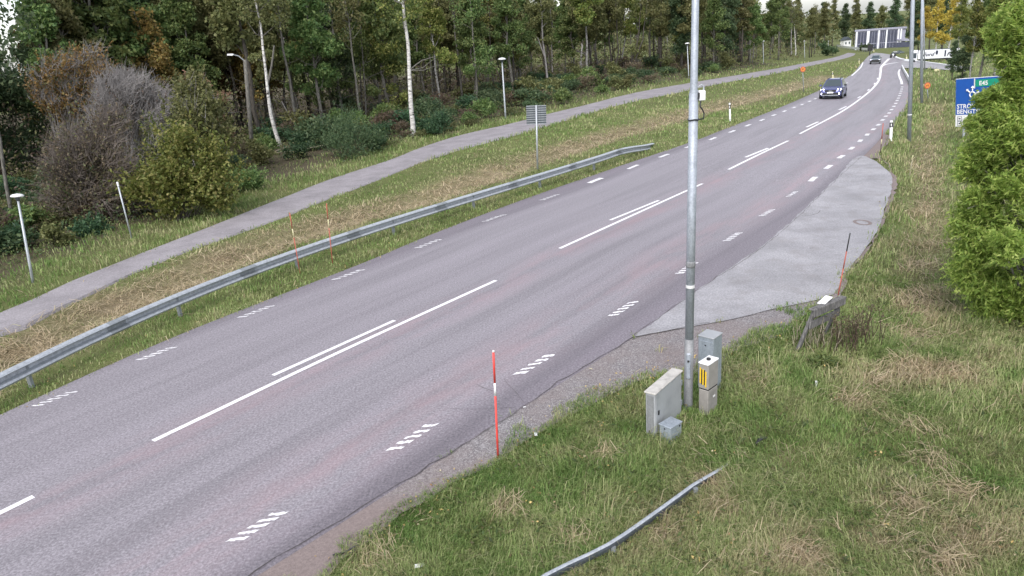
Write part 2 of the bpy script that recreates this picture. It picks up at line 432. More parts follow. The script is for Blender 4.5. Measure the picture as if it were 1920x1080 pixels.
# ------------------------------------------------------------------ polyline tools
def dense(pts, step=.4):
    pts = [np.asarray(p, float) for p in pts]; out = []
    n = len(pts)
    for i in range(n - 1):
        p0 = pts[max(i - 1, 0)]; p1 = pts[i]; p2 = pts[i + 1]; p3 = pts[min(i + 2, n - 1)]
        L = np.linalg.norm(p2 - p1); k = max(1, int(L / step))
        # limited tangents so uneven spacing does not overshoot
        l0 = max(np.linalg.norm(p1 - p0), 1e-6); l2 = max(np.linalg.norm(p3 - p2), 1e-6)
        m1 = ((p2 - p1) / L + ((p1 - p0) / l0 if i > 0 else (p2 - p1) / L)) * .5 * L
        m2 = ((p2 - p1) / L + ((p3 - p2) / l2 if i + 2 < n else (p2 - p1) / L)) * .5 * L
        for j in range(k):
            t = j / k; t2 = t * t; t3 = t2 * t
            out.append((2 * t3 - 3 * t2 + 1) * p1 + (t3 - 2 * t2 + t) * m1 + (-2 * t3 + 3 * t2) * p2 + (t3 - t2) * m2)
    out.append(pts[-1]); return np.array(out)
def arcl(P): return np.concatenate([[0], np.cumsum(np.linalg.norm(np.diff(P[:, :2], axis=0), axis=1))])
def resample(P, n):
    s = arcl(P); q = np.linspace(0, s[-1], n); return np.stack([np.interp(q, s, P[:, k]) for k in range(P.shape[1])], 1)
def extend_back(pts, L):
    d = pts[0] - pts[1]; d = d / np.linalg.norm(d); return [pts[0] + d * L] + list(pts)
def inpoly(x, y, poly):
    x = np.asarray(x); y = np.asarray(y); c = np.zeros(x.shape, bool); n = len(poly); j = n - 1
    for i in range(n):
        xi, yi = poly[i][0], poly[i][1]; xj, yj = poly[j][0], poly[j][1]
        k = ((yi > y) != (yj > y)) & (x < (xj - xi) * (y - yi) / (yj - yi + 1e-12) + xi)
        c ^= k; j = i
    return c
def strip_obj(name, A, B, zoff, mat, lat=3, parent=None, uvs=None):
    n = len(A); V = []; F = []; UV = []
    TT = [-1] + [k / lat for k in range(lat + 1)] + [2]       # outermost columns are the sloping, crumbled edges
    for i in range(n):
        wv = np.array([B[i][0] - A[i][0], B[i][1] - A[i][1]]); wl = np.linalg.norm(wv); e_ = .12 / wl
        for tt in TT:
            t = -e_ if tt == -1 else 1 + e_ if tt == 2 else tt; dz = -.10 if tt in (-1, 2) else 0
            x = A[i][0] * (1 - t) + B[i][0] * t; y = A[i][1] * (1 - t) + B[i][1] * t
            V.append((x, y, float(hroad(x, y)) + zoff + dz))
            if uvs: UV.append((uvs[0][i] * (1 - t) + uvs[1][i] * t, uvs[2][i]))
    W2 = len(TT)
    for i in range(n - 1):
        for k in range(W2 - 1):
            a = i * W2 + k; F.append((a, a + 1, a + W2 + 1, a + W2))
    me = bpy.data.meshes.new(name); me.from_pydata(V, [], F); me.update(); me.materials.append(mat)
    if UV:
        u = me.uv_layers.new(name='UVMap')
        for lp in me.loops: u.data[lp.index].uv = UV[lp.vertex_index]
    me.validate()
    if me.polygons[0].normal.z < 0: me.flip_normals()
    return link(bpy.data.objects.new(name, me), parent)
def sheet(name, poly, zoff, mat, res=1.0, parent=None, hf=hroad):
    bm = bmesh.new(); f = bm.faces.new([bm.verts.new((p[0], p[1], 0)) for p in poly])
    bmesh.ops.triangulate(bm, faces=[f])
    xs = [p[0] for p in poly]; ys = [p[1] for p in poly]
    for ax, (lo, hi) in enumerate(((min(xs), max(xs)), (min(ys), max(ys)))):
        v = lo + res
        while v < hi:
            co = [0, 0, 0]; co[ax] = v; no = [0, 0, 0]; no[ax] = 1
            bmesh.ops.bisect_plane(bm, geom=bm.verts[:] + bm.edges[:] + bm.faces[:], plane_co=co, plane_no=no, dist=1e-5); v += res
    for vv in bm.verts: vv.co.z = float(hf(vv.co.x, vv.co.y)) + zoff
    bmesh.ops.recalc_face_normals(bm, faces=bm.faces)
    me = bpy.data.meshes.new(name); bm.to_mesh(me); bm.free()
    if len(me.polygons) and me.polygons[0].normal.z < 0: me.flip_normals()
    me.materials.append(mat); return link(bpy.data.objects.new(name, me), parent)
def jag(pts, amp, rng, step=.35):
    P = dense(pts, step); 
    return [np.array([p[0] + rng.normal(0, amp), p[1] + rng.normal(0, amp), p[2]]) for p in P]
def ribbon(name, px, w, zoff, mat, parent, jit=0.0, rng=None, hf=None):
    P = dense([atr(*p) for p in px], .25); V = []; F = []
    n = len(P); T = np.gradient(P[:, :2], axis=0); T /= np.linalg.norm(T, axis=1)[:, None] + 1e-9
    for i in range(n):
        a = np.array([-T[i][1], T[i][0]]); c = P[i][:2] + (a * rng.normal(0, jit) if jit else 0)
        ww = w * (1 if not jit else rng.uniform(.4, 1.3))
        for s in (-.5, .5):
            q = c + a * s * ww; V.append((q[0], q[1], float(hroad(q[0], q[1])) + zoff))
    for i in range(n - 1): F.append((2 * i, 2 * i + 1, 2 * i + 3, 2 * i + 2))
    me = bpy.data.meshes.new(name); me.from_pydata(V, [], F); me.update(); me.materials.append(mat)
    if me.polygons[0].normal.z < 0: me.flip_normals()
    return link(bpy.data.objects.new(name, me), parent)

# ------------------------------------------------------------------ setting: road
RNG = np.random.default_rng(11)
CEN_PX = [(63, 931), (285, 828), (633, 662), (930, 526), (1049.5, 466), (1317, 344.5), (1366, 318), (1478, 264), (1499.5, 251), (1540, 230), (1577, 210), (1615, 184), (1635, 167), (1647.5, 151), (1651, 136), (1652, 127), (1657, 120), (1667, 110)]
LED_PX = [(0, 777), (133, 715), (233, 668), (333, 627), (433, 588), (563, 540), (700, 484), (800, 444), (900, 404), (1000, 367), (1100, 332), (1200, 299), (1297, 266), (1362, 241), (1440, 210.5), (1490, 190), (1535, 170), (1575, 152), (1600, 137), (1615, 119), (1625, 110), (1632, 102)]
RED_PX = [(480, 1075), (640, 973), (807, 873), (930, 797), (1047, 718), (1187, 633), (1290, 561), (1440, 455), (1565, 340), (1619, 292), (1657, 250), (1690, 210), (1700, 190), (1704, 170), (1698, 145), (1690, 128)]
cen = dense(extend_back([atr(*p) for p in CEN_PX], 30), .5)
led = dense(extend_back([atr(*p) for p in LED_PX], 30), .3)
red = dense(extend_back([atr(*p) for p in RED_PX], 25), .3)
cs = arcl(cen); CT = np.gradient(cen[:, :2], axis=0); CT /= np.linalg.norm(CT, axis=1)[:, None]
def offs(edge):
    S = []; O = []
    for e in edge:
        d = np.hypot(cen[:, 0] - e[0], cen[:, 1] - e[1]); k = int(np.argmin(d))
        r = e[:2] - cen[k, :2]; S.append(cs[k] + r @ CT[k]); O.append(r[0] * CT[k][1] - r[1] * CT[k][0])
    S = np.array(S); O = np.array(O); o = np.argsort(S); return S[o], O[o]
Ls, Lo = offs(led); Rs, Ro = offs(red)
st = np.arange(0, cs[-1], .7)
cx = np.interp(st, cs, cen[:, 0]); cy = np.interp(st, cs, cen[:, 1]); tx = np.interp(st, cs, CT[:, 0]); ty = np.interp(st, cs, CT[:, 1])
def smooth(a, k=4):
    p = np.pad(a, k, mode='edge'); return np.convolve(p, np.ones(2 * k + 1) / (2 * k + 1), 'valid')
lo_ = smooth(np.interp(st, Ls, Lo)); ro_ = smooth(np.interp(st, Rs, Ro))
A = np.stack([cx + ty * lo_, cy - tx * lo_], 1); B = np.stack([cx + ty * ro_, cy - tx * ro_], 1)
road = strip_obj('road', A, B, 0.0, MT['asphalt'], 8, uvs=(lo_, ro_, st)); tag(road, kind='structure')
ROADPOLY = np.concatenate([A, B[::-1]])

pu = resample(dense(extend_back([atr(*p) for p in PATH_U_PX], 14)), 170); pd = resample(dense(extend_back([atr(*p) for p in PATH_D_PX], 14)), 170)
for arr in (pu, pd):
    arr[:, 0] += RNG.normal(0, .035, len(arr)); arr[:, 1] += RNG.normal(0, .035, len(arr))
path = strip_obj('cycle_path', pu, pd, -0.012, MT['path'], 3); tag(path, kind='structure')
PATHPOLY = np.concatenate([pu[:, :2], pd[::-1, :2]])

LAY_PX = [(1187, 632), (1300, 550), (1440, 452), (1565, 338), (1617, 292), (1638, 300), (1655, 312), (1672, 330), (1673, 343), (1657, 400), (1636, 447), (1620, 472), (1590, 505), (1572, 530), (1562, 552), (1540, 560), (1490, 572), (1440, 582), (1380, 596), (1285, 614)]
lay = [atr(*p) for p in LAY_PX]
layP = jag(lay + [lay[0]], .02, RNG)[:-1]
layby = sheet('layby', layP, .006, MT['layby'], 1.0); tag(layby, kind='structure')
GRA_PX = [(430, 1110), (480, 1072), (640, 970), (807, 870), (930, 794), (1047, 715), (1187, 630), (1290, 600), (1440, 570), (1545, 545), (1585, 500), (1630, 455), (1655, 405), (1668, 340), (1640, 296), (1600, 300), (1650, 250), (1664, 252), (1650, 285), (1681, 338), (1663, 402), (1642, 448), (1597, 512), (1571, 557), (1520, 575), (1500, 600), (1480, 622), (1390, 650), (1330, 690), (1200, 712), (1100, 762), (1000, 812), (934, 862), (800, 931), (700, 1002), (640, 1050), (600, 1110)]
graP = jag([atr(*p) for p in GRA_PX] + [atr(*GRA_PX[0])], .035, RNG)[:-1]
gravel = sheet('gravel_shoulder', graP, -.012, MT['gravel'], .8); tag(gravel, kind='structure')
ROUND_PX = [(1612, 128), (1619, 115), (1627, 106), (1634, 100.5), (1642, 98.7), (1655, 99.8), (1672, 102.5), (1690, 112), (1720, 115.5), (1760, 121), (1810, 128), (1810, 134), (1740, 127.5), (1705, 127), (1690, 128), (1696, 140), (1650, 145)]
rndP = [atr(*p) for p in ROUND_PX]
junction = sheet('junction_road', rndP, -.02, MT['layby'], 4.0); tag(junction, kind='structure')

def inpaved(x, y, gr=True):
    m = inpoly(x, y, ROADPOLY) | inpoly(x, y, PATHPOLY) | inpoly(x, y, layP) | inpoly(x, y, rndP)
    if gr: m |= inpoly(x, y, graP)
    return m

# painted lines, each a piece of the road
DASHMESH = {}
def quad_strip(pts4, zoff):
    V = []; F = []
    for q in pts4:
        n = len(V); V += [(p[0], p[1], float(hroad(p[0], p[1])) + zoff) for p in q]; F.append((n, n + 1, n + 2, n + 3))
    return V, F
def road_quad_obj(name, quads, zoff=.005, mat=None):
    V, F = quad_strip(quads, zoff)
    me = bpy.data.meshes.new(name); me.from_pydata(V, [], F); me.update()
    bm = bmesh.new(); bm.from_mesh(me); bmesh.ops.recalc_face_normals(bm, faces=bm.faces); bm.to_mesh(me); bm.free()
    if me.polygons[0].normal.z < 0: me.flip_normals()
    me.materials.append(mat or MT['paint']); return link(bpy.data.objects.new(name, me), road)
def road_frame(p):
    k = int(np.argmin(np.hypot(cen[:, 0] - p[0], cen[:, 1] - p[1]))); t = CT[k]; return t, np.array([t[1], -t[0]])
def dash(c_px, L, wid, fill):
    p = atr(*c_px)[:2]; t, nrm = road_frame(p); qs = []
    for i in range(5):
        c = p + t * ((i - 2) * L / 5) + nrm * RNG.normal(0, .008); hl = L / 5 * fill / 2; sk = .04 * L
        if fill < .8:
            n = 4; q1 = atr(c_px[0] + 12, c_px[1] - 1.3)[:2] - p; rd = q1 / np.linalg.norm(q1)
            for j in range(n):   # ragged little lumps of thermoplastic
                a0 = (j / n - .5) * wid; a1 = ((j + 1) / n - .5) * wid * 1.02; e0, e1, e2, e3 = RNG.uniform(.35, 1.5, 4) * hl
                qs.append([c + rd * a0 - t * e0, c + rd * a1 - t * e1, c + rd * a1 + t * e2, c + rd * a0 + t * e3])
        else:
            qs.append([c - nrm * wid / 2 - t * hl, c + nrm * wid / 2 - t * hl, c + nrm * wid / 2 + t * hl, c - nrm * wid / 2 + t * hl])
    return road_quad_obj('edge_line_dash', qs, .006)
RD = [(200, 1150), (484, 987), (775, 819), (1003, 683), (1169.5, 579), (1288, 503), (1374, 444), (1438, 399), (1485, 364), (1524, 336), (1553, 313), (1577, 294), (1597, 278), (1613, 264), (1626, 252.5), (1637.5, 242.5), (1647, 234), (1655, 225), (1661, 218), (1667, 212), (1671.5, 205.5), (1676, 199.5), (1679.5, 194), (1682, 188.5), (1684.5, 184), (1686.5, 179.5), (1688, 175), (1689.5, 171), (1690.5, 167), (1691.5, 163)]
LD = [(102, 748), (293, 663), (481, 584), (653, 515), (803, 457), (926, 409), (1030.5, 370), (1116.5, 338.5), (1187, 313), (1245, 292), (1293, 274.5), (1336, 260), (1372.5, 246.5), (1402.5, 235), (1429, 225), (1451, 216), (1471, 208.5), (1489, 201.5), (1504, 196), (1518, 190), (1529, 185), (1580, 160), (1588, 155.5)]
def lens(ps):
    W = [atr(*p) for p in ps]; return [min(1.25, .333 * np.linalg.norm(W[min(i + 1, len(W) - 1)] - W[max(i - 1, 0)]) / (2 if 0 < i < len(W) - 1 else 1)) for i in range(len(W))]
for i, (p, L) in enumerate(zip(RD, lens(RD))): dash(p, L, .245 if i < 8 else .2, .50 if i < 9 else .85)
for i, (p, L) in enumerate(zip(LD, lens(LD))): dash(p, min(L, 1.15), .24 if i < 8 else .18, .40 if i < 7 else .85)
def line_obj(name, px, wid, rng_end=.05, par=None, zoff=.006):
    P = dense([atr(*p) for p in px], .5); T = np.gradient(P[:, :2], axis=0); T /= np.linalg.norm(T, axis=1)[:, None]
    N = np.stack([T[:, 1], -T[:, 0]], 1); wv = wid if hasattr(wid, '__len__') else [wid] * len(P)
    wv = np.interp(np.linspace(0, 1, len(P)), np.linspace(0, 1, len(wv)), wv)
    qs = [[P[i, :2] - N[i] * wv[i] / 2, P[i, :2] + N[i] * wv[i] / 2, P[i + 1, :2] + N[i + 1] * wv[i + 1] / 2, P[i + 1, :2] - N[i + 1] * wv[i + 1] / 2] for i in range(len(P) - 1)]
    return road_quad_obj(name, qs, zoff)
line_obj('centre_line', [(-330, 1125), (63, 931)], .12)
line_obj('centre_line', [(287, 827), (633, 662), (930, 526)], .115)
line_obj('centre_line', [(1049.5, 466), (1190, 402), (1317, 344.5)], .115)
line_obj('centre_line', [(1366, 318), (1478, 264)], .13)
line_obj('centre_line', CEN_PX[8:], [.13, .17, .22, .3, .4, .5])
for a, b in (((512, 704), (740, 601)), ((1144, 413), (1235, 376)), ((1398, 295), (1440, 278)), ((1512, 238.5), (1534, 228.5)), ((1573, 206), (1587, 199.5)), ((1608, 184), (1614, 180.5)), ((1627, 170), (1630, 167)), ((1639, 158.5), (1641, 155.5)), ((1645, 149), (1646, 146))):
    line_obj('inner_line_dash', [a, b], .11 if a[0] < 1300 else .14)
line_obj('splitter_line', [(1653, 124), (1660, 121), (1670, 119), (1684, 117)], .5)
line_obj('edge_line', [(1597, 142), (1606, 134), (1614, 126), (1618, 117)], .2)
line_obj('edge_line', [(1691, 158), (1690, 152), (1687, 145), (1685, 136), (1687, 130)], .22)
# cracks in the asphalt
for px, wd in (([(400, 1125), (480, 1072), (560, 1023), (640, 972), (720, 925), (807, 872), (868, 836), (930, 796), (985, 762), (1047, 717), (1110, 680), (1187, 632)], .026), ([(832, 766), (880, 768), (930, 766), (968, 765)], .012), ([(985, 756), (965, 735), (945, 711)], .014), ([(925, 735), (905, 727), (893, 722)], .012), ([(1187, 633), (1235, 624), (1285, 613), (1330, 604)], .03), ([(1187, 630), (1290, 557), (1440, 455), (1565, 340), (1615, 294)], .022), ([(1502, 405), (1520, 404), (1533, 400), (1538, 395)], .03), ([(1517, 466), (1524, 465)], .03), ([(1575, 384), (1587, 384)], .03)):
    ribbon('crack', px, wd * .62, .009, MT['crack'], road, jit=wd * .8, rng=RNG)
def ring_px(cx_, cy_, a, b_, tilt, k=14): return [(cx_ + a * math.cos(t) * 1.0, cy_ + b_ * math.sin(t) + tilt * a * math.cos(t)) for t in np.linspace(0, 2 * math.pi, k)]
ribbon('worn_patch', ring_px(1617, 417.5, 15, 4.2, .12), .1, .010, MT['gravel'], layby)

# ------------------------------------------------------------------ setting: terrain
PATCHES = [((1350, 955), .35), ((1467, 853), .4), ((1420, 715), .35), ((1690, 950), .5), ((1640, 1010), .5), ((1800, 920), .45), ((1810, 990), .5), ((1780, 1060), .5), ((1610, 745), .55), ((1650, 715), .5), ((1735, 545), .9), ((1725, 610), .8), ((1760, 690), .8), ((1690, 690), .6), ((1720, 800), .5), ((1610, 805), .3), ((1500, 1040), .3), ((1330, 905), .25), ((1080, 1010), .3), ((950, 950), .3), ((1250, 1000), .25), ((1130, 850), .3), ((700, 1050), .5), ((1755, 860), .4)]
PW = [(atr(*p), r) for p, r in PATCHES]
pu_l = [tuple(p[:2]) for p in pu[::4]]
def side_of_path(x, y):
    """metres beyond the wood side of the cycle path (negative on the road side)"""
    P = pu[::3]; x = np.asarray(x, float); y = np.asarray(y, float)
    best = np.full(x.shape, 1e9); sg = np.zeros(x.shape)
    for a, b in zip(P[:-1], P[1:]):
        dx, dy = b[0] - a[0], b[1] - a[1]; L2 = dx * dx + dy * dy
        t = np.clip(((x - a[0]) * dx + (y - a[1]) * dy) / L2, 0, 1); ex = x - a[0] - t * dx; ey = y - a[1] - t * dy
        d = np.hypot(ex, ey); s = np.sign(dx * ey - dy * ex); k = d < best; best = np.where(k, d, best); sg = np.where(k, s, sg)
    return best * sg
def straw_mask(x, y):
    s = .95 * np.exp(-(segdist(x, y, HAY_L) / 1.6) ** 4) * (.55 + .6 * vnoise(x, y, .9, 5)) + .62 * np.exp(-(segdist(x, y, HAY_R) / .62) ** 2) * (.5 + .8 * vnoise(x, y, .8, 33))
    for c, r in PW: s = s + .8 * np.exp(-((x - c[0]) ** 2 + (y - c[1]) ** 2) / (r * r * .45)) * (.4 + vnoise(x, y, .3, 7))
    return np.clip(s, 0, 1)
rr = np.concatenate([np.geomspace(1.2, 60, 190), np.geomspace(62, 3000, 70)]); aa = np.radians(np.linspace(-110, 120, 420))
RR, AA = np.meshgrid(rr, aa, indexing='ij'); TX = RR * np.sin(AA); TY = RR * np.cos(AA)
TZ = hter(TX, TY)
pv = inpaved(TX, TY); TZ = np.where(pv, np.minimum(TZ, hroad(TX, TY) - .06), TZ)
# the sheet dips a little below far paving, whose cells are smaller than its own
TZ -= np.where((RR > 45) & (inpoly(TX, TY, ROADPOLY) | inpoly(TX, TY, rndP)), .15, 0)
nr, na = TX.shape
idx = np.arange(nr * na).reshape(nr, na)
Q = np.stack([idx[:-1, :-1], idx[:-1, 1:], idx[1:, 1:], idx[1:, :-1]], -1).reshape(-1, 4)[:, ::-1]
sdp = side_of_path(TX.ravel(), TY.ravel())
colr = np.zeros((nr * na, 3)); colr[:, 0] = straw_mask(TX.ravel(), TY.ravel()); colr[:, 1] = sstep(1.2, 4.5, sdp + 1.5 * (vnoise(TX.ravel(), TY.ravel(), 1.5, 3) - .5)) * (RR.ravel() < 160)
me = np_mesh('ground', np.stack([TX.ravel(), TY.ravel(), TZ.ravel()], 1), Q.ravel(), np.full(len(Q), 4), MT['terrain'], colr, True)
if me.polygons[10].normal.z < 0: me.flip_normals()
ground = link(bpy.data.objects.new('ground', me)); tag(ground, kind='structure')
# ------------------------------------------------------------------ guard rail along the far lane
WPROF = [(0.0, 0.0), (.10, -.018), (.125, -.05), (.10, -.072), (.0, -.092), (.0, -.19), (.10, -.215), (.125, -.255), (.09, -.30)]
def beam(P, i0, i1, prof, side, name, mat, parent, dz=None):
    """W-beam between stations i0..i1 of the world polyline P (top edge)"""
    T = np.gradient(P[:, :2], axis=0); T /= np.linalg.norm(T, axis=1)[:, None]; mb = MB(); k = len(prof); th = .012
    for i in range(i0, i1 + 1):
        nrm = np.array([T[i][1], -T[i][0]]) * side
        for (d, z) in prof: q = P[i, :2] + nrm * d; mb.v.append((q[0], q[1], P[i, 2] + z))
        for (d, z) in prof: q = P[i, :2] + nrm * (d - th); mb.v.append((q[0], q[1], P[i, 2] + z))
    for i in range(i1 - i0):
        a = i * 2 * k; b = (i + 1) * 2 * k
        for j in range(k - 1):
            mb.f.append((a + j, a + j + 1, b + j + 1, b + j)); mb.f.append((a + k + j, b + k + j, b + k + j + 1, a + k + j + 1))
        mb.f.append((a, b, b + k, a + k)); mb.f.append((a + k - 1, a + 2 * k - 1, b + 2 * k - 1, b + k - 1))
    mb.f.append(tuple(range(k)) + tuple(reversed(range(k, 2 * k)))); o = (i1 - i0) * 2 * k
    mb.f.append(tuple(o + x for x in reversed(range(k))) + tuple(o + x for x in range(k, 2 * k)))
    return mb.build(name, mat, parent)
_rx = np.array([0, 133, 200, 267, 300, 350, 400, 480, 610, 684, 800, 835, 1000, 1089, 1164]); _ry = np.array([698, 637, 607, 577, 561, 541, 521, 495, 449, 425, 388, 377, 327.5, 301.6, 278.5]); _pf = np.polyfit(_rx / 1000, _ry, 4)
RAIL = [((x, float(np.polyval(_pf, x / 1000))), .60) for x in (0, 160, 320, 480, 640, 800, 960, 1060, 1125)] + [ ((1164, 278), .57), ((1186, 274), .47), ((1209, 271), .30), ((1223, 268), .12)]
rp = [atr(p[0], p[1], dz - .03) for p, dz in RAIL]
rp = dense(extend_back(rp, 9), .5); rp = resample(rp, int(arcl(rp)[-1] / .5) + 1)
rail = thing('guard_rail', (0, 0, 0), 'long galvanised W-beam guard rail between the far lane and the cycle path', 'guard rail')
n = len(rp); seg = 8
for i in range(0, n - 1, seg): beam(rp, i, min(i + seg, n - 1), WPROF, 1, 'rail_beam', MT['steel'], rail)
WP2 = [(d + .006, z) for d, z in WPROF]
for i in range(seg, n - 6, seg): beam(rp, i - 1, i, WP2, 1, 'splice', MT['steel_d'], rail)
pm = MB().box((0, 0, -.02), (.06, .10, 1.16)).mesh('post', MT['steel_d'])
for i in range(3, n - 12, 8):
    T = rp[i + 1] - rp[i - 1]; a = math.atan2(T[1], T[0]); o = link(bpy.data.objects.new('post', pm), rail)
    nrm = np.array([T[1], -T[0]]) / np.hypot(T[0], T[1])
    o.location = (rp[i][0] - nrm[0] * .045, rp[i][1] - nrm[1] * .045, rp[i][2] - .62); o.rotation_euler = (0, 0, a)
# sunk end of another rail in the near grass
NR = [((900, 1160), .22), ((1027, 1076), .22), ((1140, 1021), .22), ((1223, 965), .21), ((1277, 926), .20), ((1300, 909), .18), ((1345, 883), .13), ((1369, 866), .07)]
np_ = dense([at(p[0], p[1], dz) for p, dz in NR], .25)
near_rail = thing('sunken_guard_rail', (0, 0, 0), 'end of a steel guard rail sinking into the tall grass in the foreground', 'guard rail')
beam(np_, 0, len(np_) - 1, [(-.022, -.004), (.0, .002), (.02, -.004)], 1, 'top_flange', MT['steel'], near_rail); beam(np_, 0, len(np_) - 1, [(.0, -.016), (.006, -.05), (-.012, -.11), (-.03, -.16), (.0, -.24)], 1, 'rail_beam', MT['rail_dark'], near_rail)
for px in ((1145, 1022), (1300, 912)):
    p = at(px[0], px[1], .17); MB().tube([(p[0] + .03, p[1] + .0, p[2] - .7), (p[0] + .03, p[1], p[2] - .03)], .035, 8).build('post', MT['steel_d'], near_rail)
p = at(1417, 837); q = at(1437, 826)
ke = MB().tube([p + [0, 0, .05], (p + q) / 2 + [0, 0, .09], q + [0, 0, .05]], [.02, .035, .015], 6).build('buried_rail_tip', MT['black'])
tag(ke, 'short dark rail tip poking out of the grass beyond the sunken rail', 'rail tip')

# ------------------------------------------------------------------ lamp masts
def mast(base_px, top_px, r0, r1, zsplit, label, H, band=None, detail=False):
    b = at(*base_px); v = axis_to(b, top_px); u = Vector(v).normalized()
    t = thing('lamp_post', b, label, 'lamp post', quat=up_quat(v))
    if detail:
        zc = zsplit
        MB().lathe([(r0 * 1.16, -.3), (r0 * 1.16, .1), (r0 * 1.1, .16), (r0 * 1.08, 1.28)], 24).build('base_section', MT['mast_base'], t, smooth=True)
        MB().lathe([(r0, 1.2), (r0 * 1.0, zc)], 24).build('lower_tube', MT['mast'], t, smooth=True)
        MB().lathe([(r0 * 1.08, 2.50), (r0 * 1.1, 2.52), (r0 * 1.1, 2.57), (r0 * 1.02, 2.60)], 24).build('collar', MT['mast_base'], t, smooth=True)
        MB().lathe([(r0 * .98, zc - .05), (r0 * 1.0, zc), (r1, zc + .06), (r1 * .85, H)], 24).build('upper_tube', MT['mast'], t, smooth=True)
        MB().lathe([(r0 * 1.04, 2.16), (r0 * 1.04, 2.21)], 24).build('tape_band', MT['tape'], t)
        d = np.array([-.35, -1.0, 0]); d /= np.linalg.norm(d)
        h = MB().box((d[0] * r0 * 1.02, d[1] * r0 * 1.02, .82), (r0 * 1.15, .05, .46), math.atan2(-.35, 1)).build('hatch', MT['mast'], t, bevel=.015)
        MB().box((d[0] * (r0 + .035), d[1] * (r0 + .035), .92), (.03, .02, .03)).build('lock', MT['black'], h)
    else:
        MB().lathe([(r0, -.3), (r0 * .95, zsplit), (r1, zsplit + .05), (r1 * .85, H)], 16).build('pole', MT['mast'], t, smooth=True)
        if band: MB().lathe([(r0 * 1.06, band), (r0 * 1.06, band + .05)], 16).build('tape_band', MT['tape'], t)
    MB().tube([(0, 0, H), (-.3, .1, H + .25), (-1.1, .3, H + .35)], [r1 * .8, r1 * .7, r1 * .6], 8).build('arm', MT['mast'], t)
    hd = MB().prism([(-.35, 0), (-.3, .09), (.25, .1), (.38, .02), (.3, -.03)], -.1, .1).build('lamp_head', MT['grey_dark'], t); hd.location = (-1.3, .35, H + .36)
    return t, b, v
M1, mb1, mv1 = mast((1290, 766), (1302.5, 80), .067, .052, 5.13, 'tall grey steel lamp post standing beside the utility cabinets', 8.6, detail=True)
# attachment with cable at the top of the lower tube
zb = axis_to(mb1, (1309, 175))[2]
bx = MB().box((0, 0, 0), (.09, .12, .14)); tb = bx.build('sensor_box', MT['white'], M1, bevel=.012); tb.location = (.108, -.02, zb - .03)
MB().tube([(-.05, 0, .12), (0, 0, .15), (.03, 0, .12), (.03, 0, .05)], .012, 6).build('bracket', MT['steel'], tb)
MB().box((-.052, -.03, .0), (.02, .06, .08)).build('clamp', MT['black'], tb)
MB().tube([(-.02, -.03, -.07), (-.03, -.05, -.15), (.0, -.05, -.19), (.03, -.04, -.25), (.02, -.06, -.32), (-.06, -.07, -.335)], .011, 6).build('cable', MT['black'], tb)
lp = [(.078 * math.cos(a), .078 * math.sin(a), zb - .365 + .006 * math.sin(3 * a)) for a in np.linspace(0, 2 * math.pi, 20)]
MB().tube(lp, .009, 5, False).build('cable_tie', MT['black'], M1)
mast((1704.5, 264), (1709.5, 77), .095, .075, 6.5, 'second grey lamp post, at the grass edge beside the white marker post', 8.8, band=1.25)
mast((1728, 192), (1728.5, 77), .10, .075, 6.5, 'third grey lamp post farther along, next to the orange round sign in the ditch', 9.2)
mast((1734, 132), (1733, 77), .07, .06, 6.5, 'thinnest and farthest grey lamp post before the white trailer', 10.0)

# ------------------------------------------------------------------ cycle path lamps
def path_lamp(base_px, top_px, label, rscale=1.0, dome=True):
    b = at(*base_px); v = axis_to(b, top_px); H = np.linalg.norm(v); k = rscale
    t = thing('path_lamp', b, label, 'path lamp', quat=up_quat(v), group='lamps along the cycle path')
    MB().lathe([(.055 * k, -.3), (.05 * k, .6), (.038 * k, H - .22 * k)], 12).build('pole', MT['steel'], t, smooth=True)
    MB().lathe([(.038 * k, H - .22 * k), (.05 * k, H - .2 * k), (.13 * k, H - .04 * k), (.12 * k, H - .03 * k)], 14).build('neck', MT['grey_dark'], t, smooth=True)
    MB().lathe([(.05 * k, H - .06 * k), (.22 * k, H - .05 * k), (.23 * k, H - .02 * k), (.17 * k, H + .03 * k), (.02 * k, H + .06 * k)], 18).build('lamp_dome', MT['lamp_white'], t, smooth=True)
    return t
path_lamp((62, 530), (32, 366), 'nearest path lamp with a white dome, at the left end of the path', .8)
path_lamp((948, 222.5), (941, 110), 'path lamp with a white dome behind the striped sign back', 1.35)
path_lamp((1291.5, 148), (1288.5, 81), 'path lamp just left of the tall near lamp post', 1.2)
path_lamp((1431.5, 121), (1431, 77), 'path lamp opposite the left orange round sign', 1.15)
path_lamp((1509, 112), (1508, 77), 'slim path lamp straight above the blue-grey car', 1.05)
path_lamp((1553, 102.5), (1553, 77), 'farthest path lamp where the path bends', 1.0)
b = at(474, 290); v = axis_to(b, (459, 112)); H = np.linalg.norm(v)
t = thing('wooden_lamp_pole', b, 'old grey wooden pole with a small lamp on an arm at the wood edge', 'lamp pole', quat=up_quat(v))
MB().lathe([(.15, -.3), (.13, H * .5), (.10, H)], 14).build('pole', MT['bark_grey'], t, smooth=True)
MB().tube([(0, 0, H - .1), (-.35, -.05, H + .22), (-.75, -.1, H + .3)], [.04, .035, .03], 8).build('arm', MT['steel_d'], t)
MB().prism([(-.22, -.05), (-.2, .05), (.15, .07), (.2, 0), (.1, -.06)], -.09, .09).build('lamp_head', MT['lamp_white'], t, bevel=.01).location = (-.82, -.1, H + .28)
b = at(247, 447); v = axis_to(b, (220, 342)); H = np.linalg.norm(v)
t = thing('leaning_post', b, 'thin bare steel post leaning left beside the yellow-green shrub', 'post', quat=up_quat(v))
MB().lathe([(.028, -.2), (.028, H)], 10).build('pole', MT['steel'], t, smooth=True)
MB().lathe([(.035, H - .14), (.038, H), (.02, H + .02)], 10).build('cap', MT['white'], t)

